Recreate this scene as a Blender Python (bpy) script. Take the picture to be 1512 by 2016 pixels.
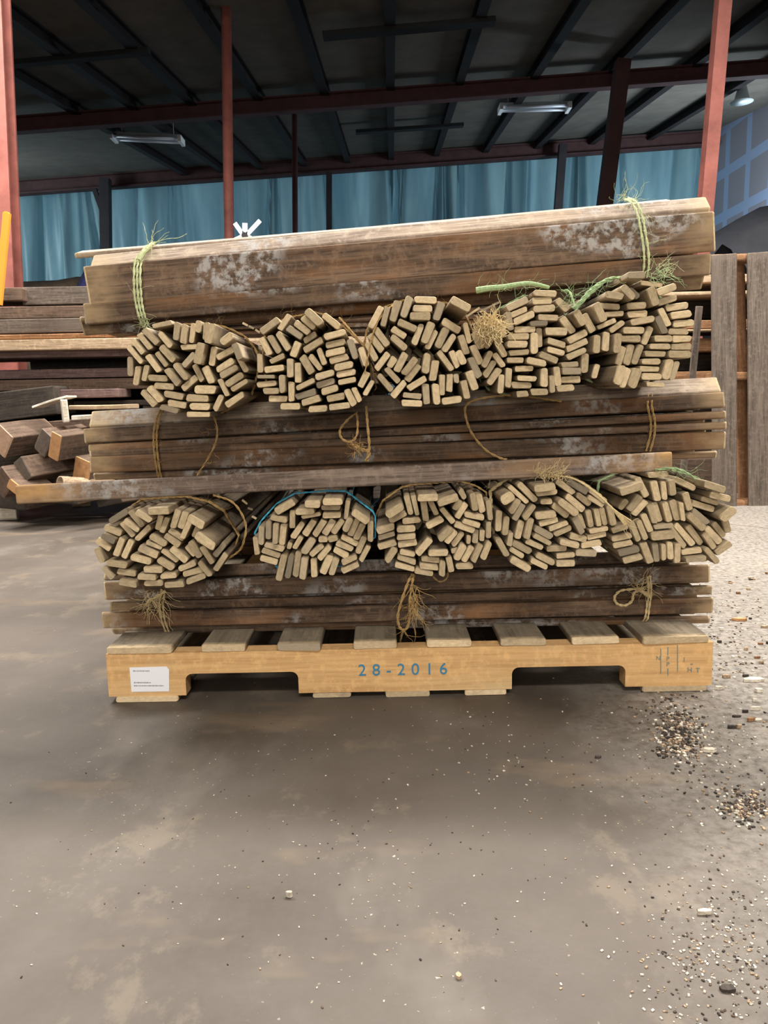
import bpy, math, random
from mathutils import Vector, Matrix
R = random.Random(7)
rad = math.radians
for o in list(bpy.data.objects): bpy.data.objects.remove(o)
scn = bpy.context.scene
col = scn.collection

# ------------------------------------------------------------------ camera
F_PX, CX, CY = 1514.0, 756.0, 1008.0
PITCH, ROLL, CAM_H = rad(8.4), rad(1.117), 0.594
fw = Vector((0, math.cos(PITCH), -math.sin(PITCH)))
up0 = Vector((0, math.sin(PITCH), math.cos(PITCH)))
rt0 = Vector((1, 0, 0))
UP = up0*math.cos(ROLL) + rt0*math.sin(ROLL)
RT = rt0*math.cos(ROLL) - up0*math.sin(ROLL)
CAM = Vector((0, 0, CAM_H))
cd = bpy.data.cameras.new('camera'); cam = bpy.data.objects.new('camera', cd); col.objects.link(cam)
cd.sensor_fit = 'VERTICAL'; cd.sensor_height = 36.0; cd.lens = F_PX/2016*36
cd.clip_start = 0.02; cd.clip_end = 200
m3 = Matrix((RT, UP, -fw)).transposed()
cam.matrix_world = Matrix.Translation(CAM) @ m3.to_4x4()
scn.camera = cam
# ------------------------------------------------------------------ world, exposure, lamps
scn.view_settings.view_transform = 'Standard'; scn.view_settings.look = 'None'
scn.view_settings.gamma = 1; scn.view_settings.use_curve_mapping = False
scn.view_settings.exposure = 1.5
w = bpy.data.worlds.new('sky'); scn.world = w; w.use_nodes = True
w.node_tree.nodes['Background'].inputs[0].default_value = (0.62, 0.82, 1.0, 1)
w.node_tree.nodes['Background'].inputs[1].default_value = 0.65
def area(name, loc, target, sx, sy, power, color):
    l = bpy.data.lights.new(name, 'AREA'); l.shape = 'RECTANGLE'; l.size = sx; l.size_y = sy
    l.energy = power; l.color = color
    o = bpy.data.objects.new(name, l); col.objects.link(o); o.location = loc
    o.rotation_euler = (Vector(target)-Vector(loc)).to_track_quat('-Z', 'Y').to_euler()
    return o
area('shop_light_behind_stack', (0.35, 3.3, 3.9), (0.3, 2.2, 0), 2.2, 0.3, 90, (1.0, 0.96, 0.90))
area('shop_light_front', (0.3, -1.6, 3.7), (0.2, 0.9, 0.6), 2.4, 0.5, 50, (1.0, 0.95, 0.87))
area('low_front_fill', (-0.6, -4.5, 1.7), (0.0, 1.5, 0.9), 3.2, 1.8, 58, (1.0, 0.95, 0.86))  # low front fill added to lift the lath faces; no doorway exists
area('shop_light_left', (-2.6, 3.7, 4.0), (-2.1, 3.2, 0), 2.4, 0.35, 125, (1.0, 0.96, 0.90))
area('shop_light_right', (2.5, 2.4, 3.9), (1.9, 2.1, 0), 2.4, 0.35, 100, (1.0, 0.96, 0.90))
area('tarp_fill_left', (-8.2, 14.0, 3.6), (0, 17, 3.8), 1.2, 2.5, 50, (0.75, 0.92, 1.0))  # added side light that brings out the tarp folds; no window behind it
area('tarp_fill_right', (6.6, 12.6, 3.0), (1, 17, 4.0), 1.2, 2.0, 110, (0.75, 0.90, 1.0))  # matching added light for the right half of the tarp

# ------------------------------------------------------------------ helpers
def pix(x, y, Y):
    r = fw + RT*((x-CX)/F_PX) + UP*((CY-y)/F_PX)
    return CAM + r*(Y/r.y)
def pixz(x, y, z=0.0):
    r = fw + RT*((x-CX)/F_PX) + UP*((CY-y)/F_PX)
    return CAM + r*((z-CAM.z)/r.z)
def tag(o, label=None, cat=None, group=None, kind=None):
    if label: o['label'] = label
    if cat: o['category'] = cat
    if group: o['group'] = group
    if kind: o['kind'] = kind
    return o
def empty(name, loc, label, cat, group=None):
    o = bpy.data.objects.new(name, None); col.objects.link(o); o.location = loc; o.empty_display_size = .1
    return tag(o, label, cat, group)
def mobj(name, verts, faces, mats, parent=None, matrix=None, fmat=None, smooth=False, attr=None):
    me = bpy.data.meshes.new(name); me.from_pydata([tuple(v) for v in verts], [], faces)
    if not isinstance(mats, (list, tuple)): mats = [mats]
    for m in mats: me.materials.append(m)
    if fmat: me.polygons.foreach_set('material_index', fmat)
    if smooth: me.polygons.foreach_set('use_smooth', [True]*len(faces))
    if attr:
        a = me.attributes.new('tip', 'FLOAT', 'POINT'); a.data.foreach_set('value', attr)
    me.update()
    o = bpy.data.objects.new(name, me); col.objects.link(o)
    mw = matrix if matrix is not None else Matrix.Identity(4)
    if parent is not None:
        o.parent = parent
        o.matrix_basis = Matrix.Translation(-parent.location) @ mw
    else: o.matrix_basis = mw
    return o
class MB:
    def __init__(s): s.v = []; s.f = []
    def add(s, vs, fs):
        b = len(s.v); s.v += [Vector(v) for v in vs]; s.f += [tuple(i+b for i in f) for f in fs]
    def box(s, a, b, mtx=None):
        x0, y0, z0 = a; x1, y1, z1 = b
        vs = [Vector(p) for p in ((x0,y0,z0),(x1,y0,z0),(x1,y1,z0),(x0,y1,z0),(x0,y0,z1),(x1,y0,z1),(x1,y1,z1),(x0,y1,z1))]
        if mtx: vs = [mtx @ v for v in vs]
        s.add(vs, [(0,3,2,1),(4,5,6,7),(0,1,5,4),(1,2,6,5),(2,3,7,6),(3,0,4,7)])
    def prism(s, poly, d):            # poly 3D points, d extrusion vector
        n = len(poly); vs = [Vector(p) for p in poly] + [Vector(p)+Vector(d) for p in poly]
        s.add(vs, [tuple(range(n))[::-1], tuple(range(n, 2*n))] + [(i, (i+1) % n, n+(i+1) % n, n+i) for i in range(n)])
    def bar(s, a, b, w, h, upv=(0, 0, 1)):
        a = Vector(a); b = Vector(b); d = (b-a).normalized(); sx = d.cross(Vector(upv)).normalized(); sz = sx.cross(d).normalized()
        poly = [a+sx*x*w/2+sz*z*h/2 for x, z in ((-1,-1),(1,-1),(1,1),(-1,1))]
        s.prism(poly, b-a)
    def ibar(s, a, b, w, h, t, upv=(0, 0, 1)):
        a = Vector(a); b = Vector(b); d = (b-a).normalized(); sx = d.cross(Vector(upv)).normalized(); sz = sx.cross(d).normalized()
        W = w/2; H = h/2; k = t/2
        pts = [(-W,-H),(W,-H),(W,-H+t),(k,-H+t),(k,H-t),(W,H-t),(W,H),(-W,H),(-W,H-t),(-k,H-t),(-k,-H+t),(-W,-H+t)]
        s.prism([a+sx*x+sz*z for x, z in pts], b-a)
    def tube(s, pts, r, n=6, r2=None):
        pts = [Vector(p) for p in pts]; r2 = r if r2 is None else r2; rings = []; b0 = len(s.v)
        ref = Vector((0.3, 1, 0.2)).normalized()
        for i, p in enumerate(pts):
            d = (pts[min(i+1, len(pts)-1)]-pts[max(i-1, 0)])
            d = d.normalized() if d.length > 1e-9 else Vector((0, 0, 1))
            u = d.cross(ref)
            if u.length < .05: u = d.cross(Vector((1, 0, 0)))
            u.normalize(); v = d.cross(u); rr = r+(r2-r)*i/max(1, len(pts)-1)
            for k in range(n):
                a = 2*math.pi*k/n; s.v.append(p+u*math.cos(a)*rr+v*math.sin(a)*rr)
        for i in range(len(pts)-1):
            for k in range(n):
                s.f.append((b0+i*n+k, b0+i*n+(k+1) % n, b0+(i+1)*n+(k+1) % n, b0+(i+1)*n+k))
        s.f.append(tuple(b0+k for k in range(n))[::-1]); e = b0+(len(pts)-1)*n; s.f.append(tuple(e+k for k in range(n)))
    def build(s, name, mat, parent=None, smooth=False):
        c = parent.location.copy() if parent else None
        if c is None:
            lo = [min(v[i] for v in s.v) for i in range(3)]; hi = [max(v[i] for v in s.v) for i in range(3)]
            base = Vector(((lo[0]+hi[0])/2, (lo[1]+hi[1])/2, lo[2]))
            return mobj(name, [v-base for v in s.v], s.f, mat, None, Matrix.Translation(base), smooth=smooth)
        lo = [min(v[i] for v in s.v) for i in range(3)]; hi = [max(v[i] for v in s.v) for i in range(3)]
        base = Vector([(lo[i]+hi[i])/2 for i in range(3)])
        return mobj(name, [v-base for v in s.v], s.f, mat, parent, Matrix.Translation(base), smooth=smooth)

# ------------------------------------------------------------------ materials
class NT:
    def __init__(s, name):
        s.m = bpy.data.materials.new(name); s.m.use_nodes = True; s.t = s.m.node_tree; s.b = s.t.nodes['Principled BSDF']
    def n(s, t, **k):
        nd = s.t.nodes.new(t)
        for a, v in k.items(): setattr(nd, a, v)
        return nd
    def l(s, a, b): s.t.links.new(a, b)
    def coord(s, kind='Object', scale=(1, 1, 1), loc=None):
        tc = s.n('ShaderNodeTexCoord'); mp = s.n('ShaderNodeMapping'); mp.inputs['Scale'].default_value = scale
        if kind == 'World': s.l(s.n('ShaderNodeNewGeometry').outputs['Position'], mp.inputs[0])
        else: s.l(tc.outputs[kind], mp.inputs[0])
        if loc is not None: s.l(loc, mp.inputs['Location'])
        return mp.outputs[0]
    def noise(s, vec, scale, detail=4, rough=.6):
        nd = s.n('ShaderNodeTexNoise'); nd.inputs['Scale'].default_value = scale
        nd.inputs['Detail'].default_value = detail; nd.inputs['Roughness'].default_value = rough
        s.l(vec, nd.inputs['Vector']); return nd.outputs[0]
    def ramp(s, fac, a, b, ca=(0, 0, 0, 1), cb=(1, 1, 1, 1)):
        nd = s.n('ShaderNodeValToRGB'); e = nd.color_ramp.elements
        e[0].position = a; e[1].position = b; e[0].color = tuple(ca)[:3]+(1,); e[1].color = tuple(cb)[:3]+(1,)
        s.l(fac, nd.inputs[0]); return nd.outputs[0]
    def mix(s, fac, a, b, mode='MIX'):
        nd = s.n('ShaderNodeMix'); nd.data_type = 'RGBA'; nd.blend_type = mode
        for sock, v in ((nd.inputs[0], fac), (nd.inputs[6], a), (nd.inputs[7], b)):
            if hasattr(v, 'links'): s.l(v, sock)
            elif isinstance(v, (int, float)): sock.default_value = v
            else: sock.default_value = tuple(v)[:3]+(1,)
        return nd.outputs[2]
    def math(s, op, a, b=0.0):
        nd = s.n('ShaderNodeMath', operation=op)
        for sock, v in ((nd.inputs[0], a), (nd.inputs[1], b)):
            if hasattr(v, 'links'): s.l(v, sock)
            else: sock.default_value = v
        return nd.outputs[0]
    def bump(s, h, strength=.3, dist=.002):
        nd = s.n('ShaderNodeBump'); nd.inputs['Strength'].default_value = strength; nd.inputs['Distance'].default_value = dist
        s.l(h, nd.inputs['Height']); s.l(nd.outputs[0], s.b.inputs['Normal'])
    def done(s, colr, rough=.75, spec=.3):
        if hasattr(colr, 'links'): s.l(colr, s.b.inputs['Base Color'])
        else: s.b.inputs['Base Color'].default_value = tuple(colr)[:3]+(1,)
        if hasattr(rough, 'links'): s.l(rough, s.b.inputs['Roughness'])
        else: s.b.inputs['Roughness'].default_value = rough
        s.b.inputs['Specular IOR Level'].default_value = spec
        return s.m
def randvec(t):
    oi = t.n('ShaderNodeObjectInfo'); c = t.n('ShaderNodeCombineXYZ')
    a = t.math('MULTIPLY', oi.outputs['Random'], 37.0); b = t.math('MULTIPLY', oi.outputs['Random'], 91.0)
    t.l(a, c.inputs[0]); t.l(b, c.inputs[1]); t.l(a, c.inputs[2]); return c.outputs[0], oi.outputs['Random']
def wood_mat(name, dark, light, warm, tip=(.42, .32, .19), plaster=0.0, vmin=.6, vmax=1.2, rough=.8, streak=.6):
    t = NT(name); loc, rnd = randvec(t)
    g = t.noise(t.coord('Object', (30, 2.2, 60), loc), 1.6, 6, .65)
    c = t.mix(t.ramp(g, .36, .62), dark, light)
    g2 = t.noise(t.coord('Object', (140, 5, 140), loc), 1.8, 5, .7)
    c = t.mix(t.math('MULTIPLY', t.ramp(g2, .48, .60), streak), c, [x*.45 for x in dark])
    mo = t.noise(t.coord('Object', (18, 22, 18), loc), 2.2, 6, .75)
    c = t.mix(t.math('MULTIPLY', t.ramp(mo, .5, .62), .45), c, [x*1.25 for x in light])
    big = t.noise(t.coord('Object', (6, 1.6, 6), loc), 1.3, 4, .6)
    c = t.mix(t.math('MULTIPLY', t.ramp(big, .5, .72), .75), c, warm)
    if plaster:
        p1 = t.noise(t.coord('Object', (5, 3.0, 5), loc), 1.4, 2, .5); p2 = t.noise(t.coord('Object', (30, 28, 30), loc), 1.5, 5, .7)
        pm = t.math('MULTIPLY', t.ramp(p1, .55, .62), t.ramp(p2, .46, .58))
        c = t.mix(t.math('MULTIPLY', pm, plaster), c, (.38, .365, .35))
    v = t.math('ADD', t.math('MULTIPLY', rnd, vmax-vmin), vmin)
    cv = t.n('ShaderNodeCombineColor'); [t.l(v, cv.inputs[i]) for i in range(3)]
    c = t.mix(1.0, c, cv.outputs[0], 'MULTIPLY')
    at = t.n('ShaderNodeAttribute'); at.attribute_name = 'tip'
    tn = t.noise(t.coord('Object', (25, 9, 25), loc), 1.2, 4, .6)
    f = t.math('MULTIPLY', at.outputs['Fac'], t.ramp(tn, .3, .6))
    c = t.mix(f, c, tip)
    t.bump(g, .5, .0015)
    return t.done(c, rough, .25)
def endgrain_mat(name, a, b, grey=(.24, .20, .15)):
    t = NT(name); loc, rnd = randvec(t)
    n1 = t.noise(t.coord('Object', (70, 70, 160), loc), 1.6, 5, .65); n2 = t.noise(t.coord('Object', (25, 25, 25), loc), 1.2, 4, .6)
    c = t.mix(t.ramp(n1, .3, .7), a, b)
    c = t.mix(t.math('MULTIPLY', t.ramp(n2, .55, .75), .55), c, grey)
    c = t.mix(t.math('MULTIPLY', t.ramp(rnd, .82, .99), .8), c, grey)
    r2 = t.math('FRACT', t.math('MULTIPLY', rnd, 17.3)); v = t.math('ADD', t.math('MULTIPLY', r2, .46), .68)
    cv = t.n('ShaderNodeCombineColor'); [t.l(v, cv.inputs[i]) for i in range(3)]
    c = t.mix(1.0, c, cv.outputs[0], 'MULTIPLY')
    t.bump(n1, .6, .0012)
    return t.done(c, .85, .2)
M = {}
M['lath_side'] = wood_mat('weathered lath', (.075, .048, .032), (.20, .135, .09), (.24, .12, .055), plaster=.7)
M['lath_dark'] = wood_mat('old lath face', (.060, .038, .026), (.175, .112, .072), (.29, .125, .04), tip=(.36, .25, .14), plaster=.75, vmin=.75, vmax=1.25)
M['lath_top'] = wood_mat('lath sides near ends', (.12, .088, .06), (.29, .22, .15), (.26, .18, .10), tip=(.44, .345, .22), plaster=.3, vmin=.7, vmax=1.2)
M['lath_end'] = endgrain_mat('sawn lath end', (.44, .33, .19), (.66, .52, .33))
M['lath_lit_tone'] = wood_mat('lath with painted toplight', (.22, .16, .12), (.44, .35, .27), (.36, .25, .15), tip=(.5, .38, .24), plaster=.9, vmin=.95, vmax=1.1)  # paler tone paints overhead lamp light onto the upturned top boards
M['batten'] = wood_mat('loose batten', (.10, .07, .055), (.24, .18, .14), (.30, .17, .07), tip=(.52, .30, .12), plaster=.7, vmin=1, vmax=1)
M['pallet'] = wood_mat('pallet stringer pine', (.52, .30, .125), (.68, .42, .19), (.60, .44, .24), tip=(.62, .40, .2), vmin=1.0, vmax=1.08, streak=.08)
M['deck'] = wood_mat('pallet deck board', (.15, .12, .085), (.27, .215, .15), (.22, .18, .125), tip=(.62, .46, .27), vmin=.75, vmax=1.0, streak=.3)
M['deck_end'] = endgrain_mat('pallet board end', (.55, .40, .23), (.74, .58, .38))
M['stamp'] = NT('blue stencil ink').done((.05, .22, .38), .8, .2)
M['stamp_faint'] = NT('faded blue ink').done((.20, .26, .24), .8, .2)
M['paper'] = NT('white paper label').done((.85, .84, .88), .6, .3)
M['print'] = NT('grey print').done((.25, .24, .28), .7, .2)
def plain(name, c, amt=.35, sc=8, rough=.7, spec=.3, kind='Object', metal=0):
    t = NT(name); n = t.noise(t.coord(kind, (1, 1, 1)), sc, 6, .65)
    k = t.mix(t.ramp(n, .3, .7), [x*(1-amt) for x in c], [min(1, x*(1+amt)) for x in c])
    t.bump(n, .2, .003); m = t.done(k, rough, spec); t.b.inputs['Metallic'].default_value = metal; return m
M['twine'] = plain('jute twine', (.36, .23, .095), .35, 300, .9, .1)
M['twine_straw'] = plain('pale straw twine', (.58, .45, .24), .3, 300, .9, .1)
M['twine_green'] = plain('green sisal twine', (.30, .40, .21), .3, 250, .9, .1)
M['twine_palegreen'] = plain('pale green sisal twine', (.56, .60, .34), .3, 250, .9, .1)
M['twine_blue'] = plain('blue cord', (.07, .40, .58), .2, 200, .6, .3)
M['steel_red'] = plain('red primer steel', (.29, .095, .075), .3, 6, .6, .35)
M['steel_dark'] = plain('dark red primer steel', (.05, .021, .021), .3, 6, .65, .3)
M['steel_near'] = plain('maroon beam paint', (.072, .030, .033), .3, 5, .6, .3)
M['steel_black'] = plain('black steel', (.02, .016, .018), .3, 5, .6, .3)
M['roof'] = plain('dark roof lining', (.105, .093, .080), .2, 3, .8, .2)
M['purlin'] = plain('roof purlin', (.014, .010, .011), .3, 5, .7, .2)
M['brace'] = plain('dark roof brace', (.014, .015, .017), .2, 4, .7, .2)
M['white'] = plain('white painted blade', (.85, .86, .88), .03, 5, .5, .4)
M['lamp_body'] = plain('lamp tray', (.45, .50, .52), .1, 5, .5, .4)
M['lamp_tube'] = plain('unlit fluorescent tube', (.62, .64, .72), .05, 5, .25, .5)
M['orange'] = plain('orange painted pole', (.85, .36, .05), .08, 5, .5, .3)
M['mound'] = plain('brown dirt', (.16, .12, .09), .35, 12, .95, .1)
M['bluenet'] = plain('dark blue netting', (.03, .03, .10), .5, 60, .8, .2)
M['greytarp'] = plain('grey covered heap', (.40, .42, .50), .2, 3, .6, .3)
M['wallgrey'] = plain('painted wall', (.20, .19, .18), .15, 2, .85, .2)
def floor_mat():
    t = NT('dusty concrete'); P = t.coord('World')
    fine = t.noise(P, 60, 6, .7); mid = t.noise(P, 5, 6, .6); big = t.noise(P, 1.35, 5, .55); b2 = t.noise(t.coord('World', (1.3, .8, 1)), 2.6, 5, .6)
    c = t.mix(t.ramp(big, .36, .64), (.055, .042, .031), (.120, .098, .080))
    c = t.mix(t.math('MULTIPLY', t.ramp(b2, .52, .68), .55), c, (.185, .160, .137))
    c = t.mix(t.math('MULTIPLY', t.ramp(t.noise(t.coord('World', (.8, 1.6, 1)), 3.1, 4, .6), .57, .72), .6), c, (.235, .165, .10))
    c = t.mix(t.math('MULTIPLY', t.ramp(mid, .5, .75), .35), c, (.095, .08, .068))
    sx = t.n('ShaderNodeSeparateXYZ'); t.l(t.n('ShaderNodeNewGeometry').outputs['Position'], sx.inputs[0])
    pt1 = t.noise(t.coord('World', (1, 1.2, 1)), 2.3, 8, .68); c = t.mix(t.math('MULTIPLY', t.ramp(pt1, .50, .56), .28), c, (.085, .072, .055))
    pt2 = t.noise(t.coord('World', (1.3, 1, 1)), 3.7, 8, .7); c = t.mix(t.math('MULTIPLY', t.ramp(pt2, .56, .62), .35), c, (.21, .165, .115))
    # swept-up saw dust lying on the slab to the right
    right = t.math('MULTIPLY', t.ramp(t.math('ADD', sx.outputs[0], t.math('MULTIPLY', mid, .5)), .55, 1.0), t.ramp(fine, .35, .6))
    c = t.mix(t.math('MULTIPLY', right, .7), c, (.42, .38, .33))
    sp = t.ramp(t.noise(P, 140, 2, .5), .70, .74); c = t.mix(t.math('MULTIPLY', sp, t.ramp(b2, .45, .6)), c, (.55, .47, .36))
    sd = t.ramp(t.noise(P, 95, 2, .5), .71, .75); c = t.mix(t.math('MULTIPLY', sd, .8), c, (.09, .07, .06))
    c = t.mix(t.math('MULTIPLY', t.ramp(fine, .4, .7), .18), c, (.12, .10, .09))
    # old slab cracks
    v = t.n('ShaderNodeTexVoronoi'); v.feature = 'DISTANCE_TO_EDGE'; v.inputs['Scale'].default_value = .55
    mx = t.n('ShaderNodeMix'); mx.data_type = 'VECTOR'; mx.inputs[0].default_value = .12
    nn = t.n('ShaderNodeTexNoise'); nn.inputs['Scale'].default_value = 3; t.l(P, nn.inputs['Vector'])
    t.l(P, mx.inputs[4]); t.l(nn.outputs['Color'], mx.inputs[5]); t.l(mx.outputs[1], v.inputs['Vector'])
    cr = t.ramp(v.outputs['Distance'], .0, .006, (1, 1, 1), (0, 0, 0))
    c = t.mix(t.math('MULTIPLY', cr, t.math('MULTIPLY', t.ramp(sx.outputs[0], .9, 1.0), .7)), c, (.08, .06, .05))
    t.bump(fine, .25, .002)
    return t.done(c, t.ramp(mid, .3, .8, (.5, .5, .5), (.75, .75, .75)), .35)
M['floor'] = floor_mat()
def tarp_mat():
    t = NT('backlit blue-green tarp'); P = t.coord('World', (1.2, 1, .25)); n = t.noise(P, 1.4, 5, .6)
    c = t.mix(t.ramp(n, .3, .7), (.09, .17, .20), (.20, .31, .33))
    d = t.n('ShaderNodeBsdfTranslucent'); t.l(c, d.inputs[0]); t.l(c, t.b.inputs['Base Color']); t.b.inputs['Roughness'].default_value = .35
    mx = t.n('ShaderNodeMixShader'); mx.inputs[0].default_value = .35
    t.l(t.b.outputs[0], mx.inputs[1]); t.l(d.outputs[0], mx.inputs[2]); t.l(mx.outputs[0], t.t.nodes['Material Output'].inputs[0]); return t.m
M['tarp'] = tarp_mat()
def drywall_mat():
    t = NT('taped drywall'); tc = t.coord('World')
    s = t.n('ShaderNodeSeparateXYZ'); t.l(tc, s.inputs[0])
    def band(o, per, off, wd):
        a = t.math('FRACT', t.math('ADD', t.math('DIVIDE', o, per), off)); return t.math('LESS_THAN', a, wd)
    m = t.math('MAXIMUM', band(s.outputs[1], .9, .2, .22), band(s.outputs[2], .85, .3, .22))
    c = t.mix(m, (.40, .38, .44), (.45, .56, .80)); return t.done(c, .8, .2)
M['drywall'] = drywall_mat()

# ------------------------------------------------------------------ setting
NEARY, FARY = 11.0, 16.5
SLY = 0.13
pa = pix(40, 232, NEARY); pb = pix(1470, 122, NEARY)
SLX = (pb.z-pa.z)/(pb.x-pa.x)
def ceil_z(X, Y): return pa.z + .12 + SLX*(X-pa.x) + SLY*(max(Y, 6.5)-NEARY)
fl = MB(); fl.box((-9, -6, -.1), (9, 18, 0)); tag(fl.build('floor', M['floor']), 'stained brown-grey concrete slab with scattered sawdust', 'floor', kind='structure')
c_ = MB()
for ya, yb_ in ((-6, 6.5), (6.5, 17.3)): c_.prism([Vector((x, y, ceil_z(x, y))) for x, y in ((-9, ya), (9, ya), (9, yb_), (-9, yb_))], (0, 0, .12))
tag(c_.build('ceiling', M['roof']), 'dark sloping roof underside', 'ceiling', kind='structure')
wl = MB(); wl.box((-9.1, -6, 0), (-9, 17.3, 7)); tag(wl.build('wall_left', M['wallgrey']), kind='structure')
wb = MB(); wb.box((-9, -6.1, 0), (9, -6, 6)); tag(wb.build('wall_back', M['wallgrey']), kind='structure')
cor = pix(1418, 290, 16.6)
wr = MB(); wr.box((cor.x, -6, 0), (cor.x+.1, 16.9, pix(1418, 465, 16.6).z)); tag(wr.build('wall_right', M['wallgrey']), kind='structure')
wr = MB(); wr.box((cor.x-.05, -6, pix(1418, 465, 16.6).z), (cor.x+.1, 16.9, 6.4))
tag(wr.build('wall_right_upper', M['drywall']), 'grey drywall panels with pale blue taped joints', 'wall', kind='structure')
# tarp: a pleated sheet
tv, tf = [], []; NX, NZ = 760, 12; X0, X1 = -9, cor.x+.1
fold = [(R.uniform(1.2, 7), R.uniform(0, 6.28), R.uniform(.02, .06)) for _ in range(7)]
drapes = sorted(R.uniform(X0, X1) for _ in range(60))
for i in range(NX+1):
    x = X0+(X1-X0)*i/NX
    for k in range(NZ+1):
        zz = k/NZ
        top = ceil_z(x, 16.9)-.03
        y = 16.95 + sum(a*math.sin(f*x*2+p+zz*1.0*math.sin(p)) for f, p, a in fold)
        for dx in drapes:
            y += .42*math.exp(-((x-dx-.45*(1-zz)*math.sin(dx*9))/(.028+.09*(1-zz)))**2)*(.4+.6*math.sin(dx*5))
        tv.append(Vector((x, y, top*zz+.02)))
for i in range(NX):
    for k in range(NZ):
        a = i*(NZ+1)+k; tf.append((a, a+NZ+1, a+NZ+2, a+1))
o = mobj('tarp_curtain', tv, tf, M['tarp'], smooth=True); tag(o, 'long blue-green tarp hung as far wall below the roof beam', 'tarp')
# beams
def line_ext(p, q, x0, x1):
    d = (q-p)/(q.x-p.x); return p+d*(x0-p.x), p+d*(x1-p.x)
b = MB(); a1, a2 = line_ext(pix(40, 246, NEARY), pix(1470, 138, NEARY), -8.9, cor.x-.1); b.ibar(a1, a2, .14, .2, .02)
tag(b.build('roof_beam', M['steel_near']), 'long maroon roof beam crossing above the hanging shop lights', 'beam')
b = MB(); a1, a2 = line_ext(pix(40, 370, FARY), pix(1480, 267, FARY), -8.9, cor.x-.1); b.ibar(a1, a2, .2, .28, .03)
tag(b.build('roof_beam', M['steel_dark']), 'dark red roof beam along the top of the blue-green tarp', 'beam')
DX = .016
names = ['purlin running to the back, left edge', 'second purlin from the left edge', 'purlin passing left of the slim red post', 'purlin left of the middle of the roof', 'purlin in the middle of the roof', 'purlin right of the middle of the roof', 'purlin above the right hanging lamp', 'thick purlin meeting the slanted post', 'purlin beside the thick right post', 'purlin at the far right of the roof', 'purlin at the far left behind the thick red post']
for nme, px in zip(names, [5, 190, 392, 585, 767, 948, 1136, 1322, 1510, 1700, -190]):
    r = fw+RT*((px-CX)/F_PX)+UP*(CY/F_PX)
    best = min((abs((CAM+r*(Y/r.y)).z-ceil_z((CAM+r*(Y/r.y)).x, Y)), Y) for Y in [6+i*.01 for i in range(600)])
    P = CAM+r*(best[1]/r.y)
    A = Vector((P.x-DX*(P.y-6.5), 6.5, 0)); A.z = ceil_z(A.x, A.y)-.07; B = Vector((P.x+DX*(16.9-P.y), 16.9, 0)); B.z = ceil_z(B.x, B.y)-.07
    b = MB(); b.ibar(A, B, .11 if '8' not in nme else .16, .14, .02); tag(b.build('roof_purlin', M['purlin']), 'dark roof '+nme, 'purlin', 'roof purlins')
def on_ceil(px, py):
    r = fw+RT*((px-CX)/F_PX)+UP*((CY-py)/F_PX); t = 1.0
    c0_ = pa.z+.12-SLX*pa.x-SLY*NEARY; t = (c0_-CAM.z)/(r.z-SLX*r.x-SLY*r.y)
    return CAM+r*t
for (x0, y0, x1, y1, wd, lb) in ((20, 94, 292, 68, .10, 'short dark cross brace at the upper left of the roof'), (635, 38, 975, 8, .13, 'short dark cross brace at the top middle of the roof'), (700, 240, 912, 226, .12, 'short dark cross brace beyond the near roof beam')):
    A = on_ceil(x0, y0); B = on_ceil(x1, y1); b = MB(); b.bar(A-Vector((0, 0, .16)), B-Vector((0, 0, .16)), wd, .05)
    tag(b.build('roof_brace', M['brace']), lb, 'brace')
# posts
def post(x0, y0, x1, y1, Y, wd, mat, label, kind='bar', name='steel_post'):
    T = pix(x0, y0, Y); Bm = pix(x1, y1, Y); d = (Bm-T)/(T.z-Bm.z)
    T2 = T - d*(max(0, ceil_z(T.x, Y)-.05-T.z)) if y0 <= 0 else T
    B2 = T + d*(T.z-.02)
    t = empty(name, Vector((B2.x, B2.y, 0)), label, 'post')
    b = MB()
    if kind == 'i': b.ibar(B2, T2, wd, wd, wd*.12, (0, 1, 0))
    elif kind == 'pipe': b.tube([B2, T2], wd/2, 16)
    else: b.bar(B2, T2, wd, wd, (0, 1, 0))
    b.build('shaft', mat, t, smooth=(kind == 'pipe'))
    b = MB(); b.box((B2.x-wd*.9, Y-wd*.9, 0), (B2.x+wd*.9, Y+wd*.9, .02)); b.build('base_plate', mat, t)
    return t
pl = post(-10, 0, 16, 560, 5.3, .14, M['steel_red'], 'thick rusty red steel post at the left edge of the photo', 'i')
post(1424, 0, 1390, 390, 5.6, .088, M['steel_red'], 'thick red square steel post behind the right end of the bundles')
post(445, 0, 451, 460, 8.0, .10, M['steel_red'], 'slim red round post behind the top bundle, left of centre', 'pipe')
post(580, 226, 581, 450, NEARY, .075, M['steel_dark'], 'thin dark red pole standing under the near beam', 'pipe')
p = post(207, 352, 209, 490, 16.2, .19, M['steel_black'], 'black post with short brace in front of the tarp, left')
b = MB(); b.bar(pix(186, 372, 16.2), pix(205, 425, 16.2), .09, .09, (0, 1, 0)); b.build('diagonal_brace', M['steel_black'], p)
post(648, 340, 648, 450, 16.2, .11, M['steel_black'], 'thin black post in front of the tarp, right of the dark red pole')
post(1108, 285, 1099, 405, 16.2, .15, M['steel_black'], 'dark post in front of the tarp, below the right hanging lamp')
post(1226, 120, 1192, 390, 10.2, .17, M['steel_dark'], 'slanting dark red post reaching the near beam at right')
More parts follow.
